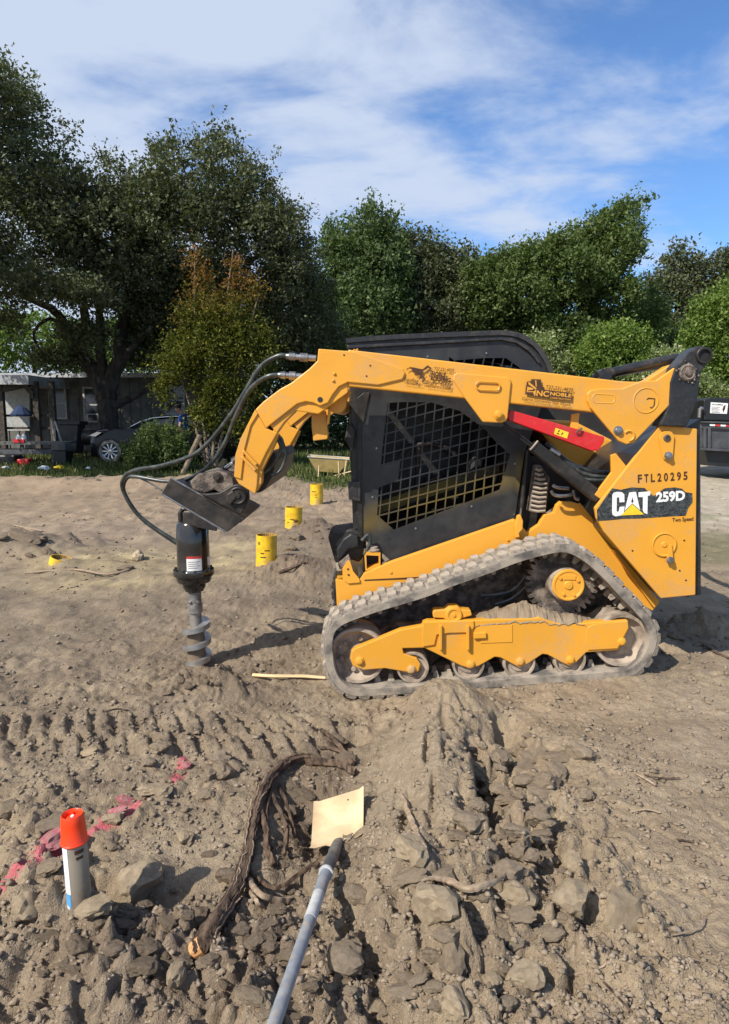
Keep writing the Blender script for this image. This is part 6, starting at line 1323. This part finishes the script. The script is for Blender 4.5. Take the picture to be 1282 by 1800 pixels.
tag(G().prism(XZ([(93, 793), (116, 793), (116, 824), (93, 824)], 20.15), 20.15, 20.7).build('black_box', 'binblack', None, bevel=.02), 'tall black box standing under the grey crate', 'box')
tag(G().prism(XZ([(29, 807), (50, 807), (49, 822), (30, 822)], 20), 20, 20.3).build('toolbox', 'red', None, bevel=.03), 'small red toolbox on the grass below the work bench', 'toolbox')
tag(G().prism(XZ([(-5, 800), (26, 800), (24, 823), (-4, 823)], 20.1), 20.1, 20.7).build('storage_tub', 'binblack', None, bevel=.04), 'black storage tub on the grass left of the red toolbox', 'tub')
for x, y, lb, m_ in ((33, 768, 'white jug standing at the left of the work bench', 'white'), (43, 767, 'white bottle standing beside the jug on the work bench', 'white')):
    q = P(x, y + 9, 20.9); tag(G().lathe(q, (0, 0, 1), [(0, .07), (.16, .07), (.2, .03), (.25, .03)], 12).build('bottle', m_, None, smooth=True), lb, 'bottle')
tag(G().prism(XZ([(24, 772), (44, 772), (43, 778), (25, 778)], 20.5), 20.48, 20.55).build('red_tray', 'red', None), 'flat red tray on the edge of the work bench', 'tray')
def blob(name, px, py, wpx, hpx, Y, mat, label, cat):
    me = dup_mesh(protos[2], mat); o = link(name, me); s = sc(py, Y); o.scale = (wpx * s / 2, wpx * s / 3, hpx * s / 1.5); q = P(px, py, Y); o.location = q; return tag(o, label, cat)
blob('plastic_bag', 77, 823, 22, 8, 18.6, 'white', 'white plastic bag lying on the grass left of the oak trunk', 'bag'); blob('leaf_pile', 104, 822, 20, 7, 18.7, 'ylabel', 'small yellow heap beside the white plastic bag', 'heap')
blob('plastic_bag', 155, 823, 9, 4, 18.5, 'white', 'small white scrap on the grass in front of the car wheel', 'scrap'); blob('plastic_bag', 10, 822, 14, 5, 18.8, 'white', 'white scrap on the grass at the far left', 'scrap')
bn = thing('wheeled_bin', 'dark blue wheeled rubbish bin standing between porch and oak', 'bin', P(120, 815, 22.5))
G().prism(XZ([(104, 746), (138, 746), (134, 797), (109, 797)], 22.5), 22.5, 23.1).build('bin_body', 'binblack', bn, bevel=.03); G().prism(XZ([(102, 740), (140, 740), (140, 747), (102, 747)], 22.45), 22.45, 23.15).build('lid', 'binblack', bn, bevel=.02)
ck = thing('smoker', 'dark steel barbecue smoker standing left of the oak trunk', 'smoker', P(158, 815, 22))
q = P(150, 768, 22); G().lathe(q + Vector((0, -.1, 0)), (1, 0, 0), [(0, .22), (.02, .26), (.6, .26), (.62, .22)], 18).build('barrel', 'dark_steel', ck, smooth=True, sharp=40)
for x in (150, 172): q = P(x, 775, 22); G().box((q.x, 21.95, P(0, 812, 22).z), (q.x + .05, 22.0, q.z)).build('leg', 'dark_steel', ck)
q = P(177, 770, 22); G().tube([q, q + Vector((0, 0, .5))], .05, 8).build('chimney', 'dark_steel', ck)
st_ = thing('step_ladder', 'small folding step ladder leaning by the work bench', 'ladder', P(98, 800, 21.6))
for x0, x1 in ((91, 97), (97, 108)): G().tube([P(x0, 740, 21.6), P(x1, 776, 21.6)], .025, 6).build('ladder_rail', 'trim', st_)

# ------------------------------------------------------------------ black car
YCAR = 20.6
def car():
    c = thing('parked_car', 'black sedan with silver alloy wheels parked in the shade of the oak', 'car', P(290, 812, YCAR + .9))
    zg = P(0, 813, YCAR).z; zz = lambda py: P(0, py, YCAR).z; xx = lambda px: P(px, 780, YCAR).x
    S_ = [(153, 776, 800, .62), (156, 765, 803, .78), (168, 757, 804, .88), (200, 753, 804, .91), (232, 751, 804, .92), (260, 749, 804, .92), (330, 748, 804, .92), (385, 750, 804, .92), (415, 753, 802, .9), (430, 760, 800, .84), (434, 772, 798, .7)]
    v = []; f = []; yc = YCAR + .92
    for px, top, bot, hw in S_:
        X = xx(px); zt_, zb2 = zz(top), zz(bot); zm = zb2 + (zt_ - zb2) * .62
        ring = [(-hw * .92, zb2), (-hw, zb2 + .1), (-hw * 1.0, zm), (-hw * .94, zt_ - .05), (-hw * .80, zt_), (0, zt_ + .02), (hw * .80, zt_), (hw * .94, zt_ - .05), (hw, zm), (hw, zb2 + .1), (hw * .92, zb2)]
        v += [Vector((X, yc + y, z)) for y, z in ring]
    n = 11
    for i in range(len(S_) - 1):
        for k in range(n): f.append([i * n + k, i * n + (k + 1) % n, (i + 1) * n + (k + 1) % n, (i + 1) * n + k])
    f.append(list(range(n))); f.append([(len(S_) - 1) * n + k for k in range(n)][::-1])
    body_ = G().add(v, f).build('body', 'carpaint', c, smooth=True, sharp=50)
    T = [(226, 751, 751, .80), (245, 742, 750, .72), (268, 735, 749, .64), (300, 731.5, 748, .60), (340, 731.5, 748, .60), (372, 735, 749, .62), (395, 743, 750, .70), (410, 750, 751, .78)]
    v = []; f = []
    for px, top, bot, hw in T:
        X = xx(px); v += [Vector((X, yc + y, z)) for y, z in ((-.82, zz(bot) - .05), (-hw, zz(top) - .03), (-hw * .8, zz(top)), (hw * .8, zz(top)), (hw, zz(top) - .03), (.82, zz(bot) - .05))]
    for i in range(len(T) - 1):
        for k in range(5): f.append([i * 6 + k, i * 6 + k + 1, (i + 1) * 6 + k + 1, (i + 1) * 6 + k])
    G().add(v, f).build('roof', 'carpaint', c, smooth=True, sharp=50)
    sid = lambda pts, nm: G().add([Vector((xx(a), yc - (.83 - .20 * (750 - b) / 18), zz(b))) for a, b in pts], [list(range(len(pts)))]).build(nm, 'glass', c)
    sid([(250, 748), (270, 738.5), (303, 735), (303, 748)], 'front_window'); sid([(306, 748), (306, 735), (340, 735), (345, 748)], 'rear_window'); sid([(348, 748), (344, 736), (370, 739), (388, 748)], 'quarter_window')
    G().tube([Vector((xx(a), yc - (.845 - .20 * (750 - b) / 18), zz(b))) for a, b in ((230, 750), (246, 741), (268, 734.5), (300, 732), (340, 732), (372, 736), (396, 745))], .018, 6).build('roof_trim', 'chrome', c, smooth=True)
    for px in (193, 372):
        wc = Vector((xx(px), YCAR - .005, zg + .34)); wh = G().lathe(wc + Vector((0, .22, 0)), (0, -1, 0), [(0, .25), (0, .33), (.03, .345), (.19, .345), (.22, .33), (.225, .25), (.19, .24), (.19, .03)], 32, caps=False).build('tyre', 'rubber', c, smooth=True, sharp=40)
        rm = G().lathe(wc, (0, -1, 0), [(-.03, .235), (.0, .25), (.012, .245), (.0, .228), (-.03, .225)], 32, caps=False).build('rim', 'chrome', wh, smooth=True)
        for k in range(10):
            a = k * .628; p = wc + Vector((0, -.004, 0)); u = Vector((math.cos(a), 0, math.sin(a))); w_ = Vector((-u.z, 0, u.x)) * .013
            G().add([p + u * .05 - w_, p + u * .05 + w_, p + u * .235 + w_ * 1.6, p + u * .235 - w_ * 1.6], [(0, 1, 2, 3)]).build('spoke', 'white', wh)
        G().lathe(wc, (0, -1, 0), [(0, .05), (.01, .05), (.012, .03)], 14).build('hub_cap', 'chrome', wh)
        G().lathe(wc + Vector((0, .006, 0)), (0, -1, 0), [(-.004, .38), (0, .38)], 28).build('wheel_arch', 'interior', c)
    G().prism(XZ([(155, 766), (170, 759), (180, 760), (168, 768)], YCAR + .02), YCAR + .02, YCAR + .10).build('headlight', 'chrome', c, bevel=.01)
    G().prism(XZ([(248, 751), (256, 746), (258, 752)], YCAR - .1), YCAR - .12, YCAR + .08).build('mirror', 'carpaint', c, bevel=.02)
    for px in (262, 318): G().tube([Vector((xx(px), yc - .925, zz(752))), Vector((xx(px + 2), yc - .93, zz(800)))], .004, 4).build('door_seam', 'interior', c)
    G().tube([Vector((xx(300), yc - .94, zz(759))), Vector((xx(312), yc - .94, zz(759)))], .015, 6).build('door_handle', 'chrome', c)
car()

# ------------------------------------------------------------------ person leaning by the car
def skin_mesh(name, pts, edges, radii, mat, parent, root=0):
    me = bpy.data.meshes.new(name); me.from_pydata([tuple(Vector(p)) for p in pts], edges, []); o = link(name, me, parent); me.materials.append(M[mat])
    sk = o.modifiers.new('skin', 'SKIN'); sk.use_smooth_shade = True
    for i, r_ in enumerate(radii): me.skin_vertices[0].data[i].radius = (r_, r_)
    me.skin_vertices[0].data[root].use_root = True
    o.modifiers.new('sub', 'SUBSURF').levels = 1; o.modifiers['sub'].render_levels = 2; return o
YPN = 20.0
pb = P(324, 815, YPN)
pr_ = thing('person', 'person in a blue shirt and dark trousers bending beside the black car', 'person', pb)
pts = [(0, 0, .92), (.03, 0, 1.10), (.05, 0, 1.30), (.0, 0, 1.42), (-.06, 0, 1.50), (-.12, 0, 1.57), (-.14, 0, 1.66),
       (.02, -.17, 1.38), (-.02, -.21, 1.12), (-.10, -.18, .88), (-.12, -.17, .80), (.02, .17, 1.38), (-.04, .22, 1.12), (-.20, .18, .98), (-.24, .17, .94),
       (.0, -.09, .86), (-.02, -.10, .48), (.02, -.10, .08), (-.10, -.10, .035), (.0, .09, .86), (-.03, .10, .48), (.03, .10, .08), (-.09, .10, .035)]
ed = [(0, 1), (1, 2), (2, 3), (3, 4), (4, 5), (5, 6), (2, 7), (7, 8), (8, 9), (9, 10), (2, 11), (11, 12), (12, 13), (13, 14), (0, 15), (15, 16), (16, 17), (17, 18), (0, 19), (19, 20), (20, 21), (21, 22)]
ra = [.13, .13, .14, .07, .055, .085, .085, .06, .042, .032, .035, .06, .042, .032, .035, .085, .06, .045, .035, .085, .06, .045, .035]
skin_mesh('body', pts, ed, ra, 'skin', pr_)
skin_mesh('shirt', [(0, 0, .88), (.03, 0, 1.10), (.05, 0, 1.30), (.0, 0, 1.42), (.02, -.17, 1.38), (-.01, -.205, 1.18), (.02, .17, 1.38), (-.03, .21, 1.18)], [(0, 1), (1, 2), (2, 3), (2, 4), (4, 5), (2, 6), (6, 7)], [.16, .165, .17, .09, .085, .07, .085, .07], 'bluecloth', pr_)
skin_mesh('trousers', [(0, 0, .93), (.0, -.09, .84), (-.02, -.10, .48), (.02, -.10, .10), (.0, .09, .84), (-.03, .10, .48), (.03, .10, .10)], [(0, 1), (1, 2), (2, 3), (0, 4), (4, 5), (5, 6)], [.155, .11, .085, .07, .11, .085, .07], 'denim', pr_)
o = G(); o.lathe((pb + Vector((-.13, 0, 1.63))), (0, 0, 1), [(-.02, .098), (.03, .108), (.09, .09), (.12, .04)], 16); o.build('hair', 'hair', pr_, smooth=True)
# leaning post
tag(G().tube([P(320, 835, 18), P(330, 815, 18), P(341, 788, 18), P(352, 765, 18)], .07, 8).build('leaning_log', 'bark_pale', None, smooth=True), 'pale log leaning against the crepe myrtle', 'log')

# ------------------------------------------------------------------ wheelbarrow and stakes
YW = 17.5
wb = thing('wheelbarrow', 'tan steel wheelbarrow standing at the grass edge behind the yellow pipes', 'wheelbarrow', P(585, 850, YW + .3))
sW = sc(830, YW)
top = [(541, 804), (613, 808)]; v = []; f = []
A = P(541, 803, YW); B = P(614, 808, YW); C_ = P(556, 829, YW); D_ = P(596, 832, YW)
v = [A, B, Vector((B.x, YW + .62, B.z + .02)), Vector((A.x, YW + .62, A.z + .02)), Vector((C_.x, YW + .12, C_.z)), Vector((D_.x, YW + .12, D_.z)), Vector((D_.x, YW + .5, D_.z)), Vector((C_.x, YW + .5, C_.z))]
tr_ = G().add(v, [(0, 1, 5, 4), (1, 2, 6, 5), (2, 3, 7, 6), (3, 0, 4, 7), (4, 5, 6, 7)]).build('tray', 'tan', wb); sm = tr_.modifiers.new('s', 'SOLIDIFY'); sm.thickness = .012
G().tube([v[0], v[1], v[2], v[3], v[0]], .014, 6).build('tray_rim', 'trim', wb)
for y in (.12, .5):
    G().tube([P(545, 850, YW + y) + Vector((0, 0, .1)), P(560, 842, YW + y), P(590, 836, YW + y), P(628, 826, YW + y)], .02, 6).build('handle', 'lumber', wb)
    G().tube([P(592, 834, YW + y), P(588, 852, YW + y), P(600, 853, YW + y), P(603, 834, YW + y)], .016, 6).build('leg', 'binblack', wb)
wc = P(556, 846, YW + .3); t_ = G().lathe(wc + Vector((0, -.05, 0)), (0, 1, 0), [(0, .09), (0, .15), (.03, .17), (.07, .17), (.1, .15), (.1, .09)], 22, caps=False).build('tyre', 'rubber', wb, smooth=True)
G().lathe(wc + Vector((0, -.02, 0)), (0, 1, 0), [(0, .1), (.04, .1)], 18).build('wheel_rim', 'tan', t_)
for a, b_, c_, d_, lb in ((609, 809, 602, 856, 'thin pale wooden stake leaning right of the wheelbarrow'), (595, 811, 597, 853, 'thin pale wooden stake upright against the wheelbarrow'), (561, 818, 560, 838, 'short pale stake by the wheelbarrow wheel')):
    tag(G().tube([P(a, b_, YW - .3), P(c_, d_, YW - .3)], .018, 5).build('wooden_stake', 'lumber', None), lb, 'stake')

# ------------------------------------------------------------------ dumpster
YD = 17.0
db = thing('dumpster', 'charcoal steel dumpster with a black lid and a white notice at the right edge', 'dumpster', P(1270, 815, YD))
z10 = lambda l: [(1200 + a * .1, 680 + b * .1) for a, b in l]
G().prism(XZ([(1231, 741), (1400, 748), (1400, 796), (1231, 788)], YD), YD, YD + 1.5).build('bin_body', 'binplastic', db, bevel=.02)
G().prism(XZ([(1228, 787), (1400, 796), (1400, 801), (1228, 791)], YD - .05), YD - .08, YD + 1.5).build('base_rail', 'binplastic', db, bevel=.01)
G().prism(XZ([(1234, 791), (1400, 800), (1400, 826), (1240, 818)], YD + .3), YD + .15, YD + 1.3).build('undercarriage', 'binblack', db)
ld = G().prism(XZ([(1236, 703), (1247, 699), (1400, 704), (1400, 744), (1236, 739)], YD + .02), YD - .02, YD + 1.45).build('lid', 'binblack', db, bevel=.03)
G().prism(XZ([(1231, 740), (1400, 745), (1400, 749), (1231, 743)], YD - .04), YD - .07, YD - .001).build('rim_rail', 'binplastic', db, bevel=.01)
for x in (1237, 1245, 1300, 1345): G().prism(XZ([(x, 752), (x + 5, 752), (x + 5, 788), (x, 788)], YD - .04), YD - .05, YD - .001).build('body_rib', 'binplastic', db, bevel=.01)
G().prism(XZ([(1236, 752), (1400, 759), (1400, 762), (1236, 755)], YD - .03), YD - .03, YD - .001).build('body_ridge', 'binblack', db)
nt_ = G().prism(XZ(z10([(500, 270), (800, 290), (780, 475), (485, 462)]), YD - .03), YD - .032, YD - .021).build('notice', 'white', db)
text('NO DUMPING', 1252, 712, 2.6, 19, -3, YD - .034, 'ink', nt_, bold=.03)
for k in range(5): G().prism(XZ([(1251, 715 + k * 2.3), (1266 - (k % 2) * 3, 715.7 + k * 2.3), (1266 - (k % 2) * 3, 716.4 + k * 2.3), (1251, 715.7 + k * 2.3)], YD - .034), YD - .0345, YD - .033).build('notice_line', 'ink', nt_)
G().prism(XZ([(1272, 714), (1276, 711), (1275, 718), (1272, 725), (1270, 720)], YD - .034), YD - .0345, YD - .033).build('notice_figure', 'ink', nt_)
for i, x in enumerate((1248, 1257, 1267, 1276, 1286, 1295)):
    G().prism(XZ([(x, 745.6 + i * .4), (x + 9, 746 + i * .4), (x + 9, 749 + i * .4), (x, 748.6 + i * .4)], YD - .075), YD - .076, YD - .072).build('reflective_tape', 'white' if i % 2 == 0 else 'red', db)
G().tube([P(1229, 734, YD - .1), P(1230, 720, YD - .1), P(1233, 717, YD - .1), P(1236, 718, YD - .1)], .04, 8).build('lift_handle', 'steel', db, smooth=True)
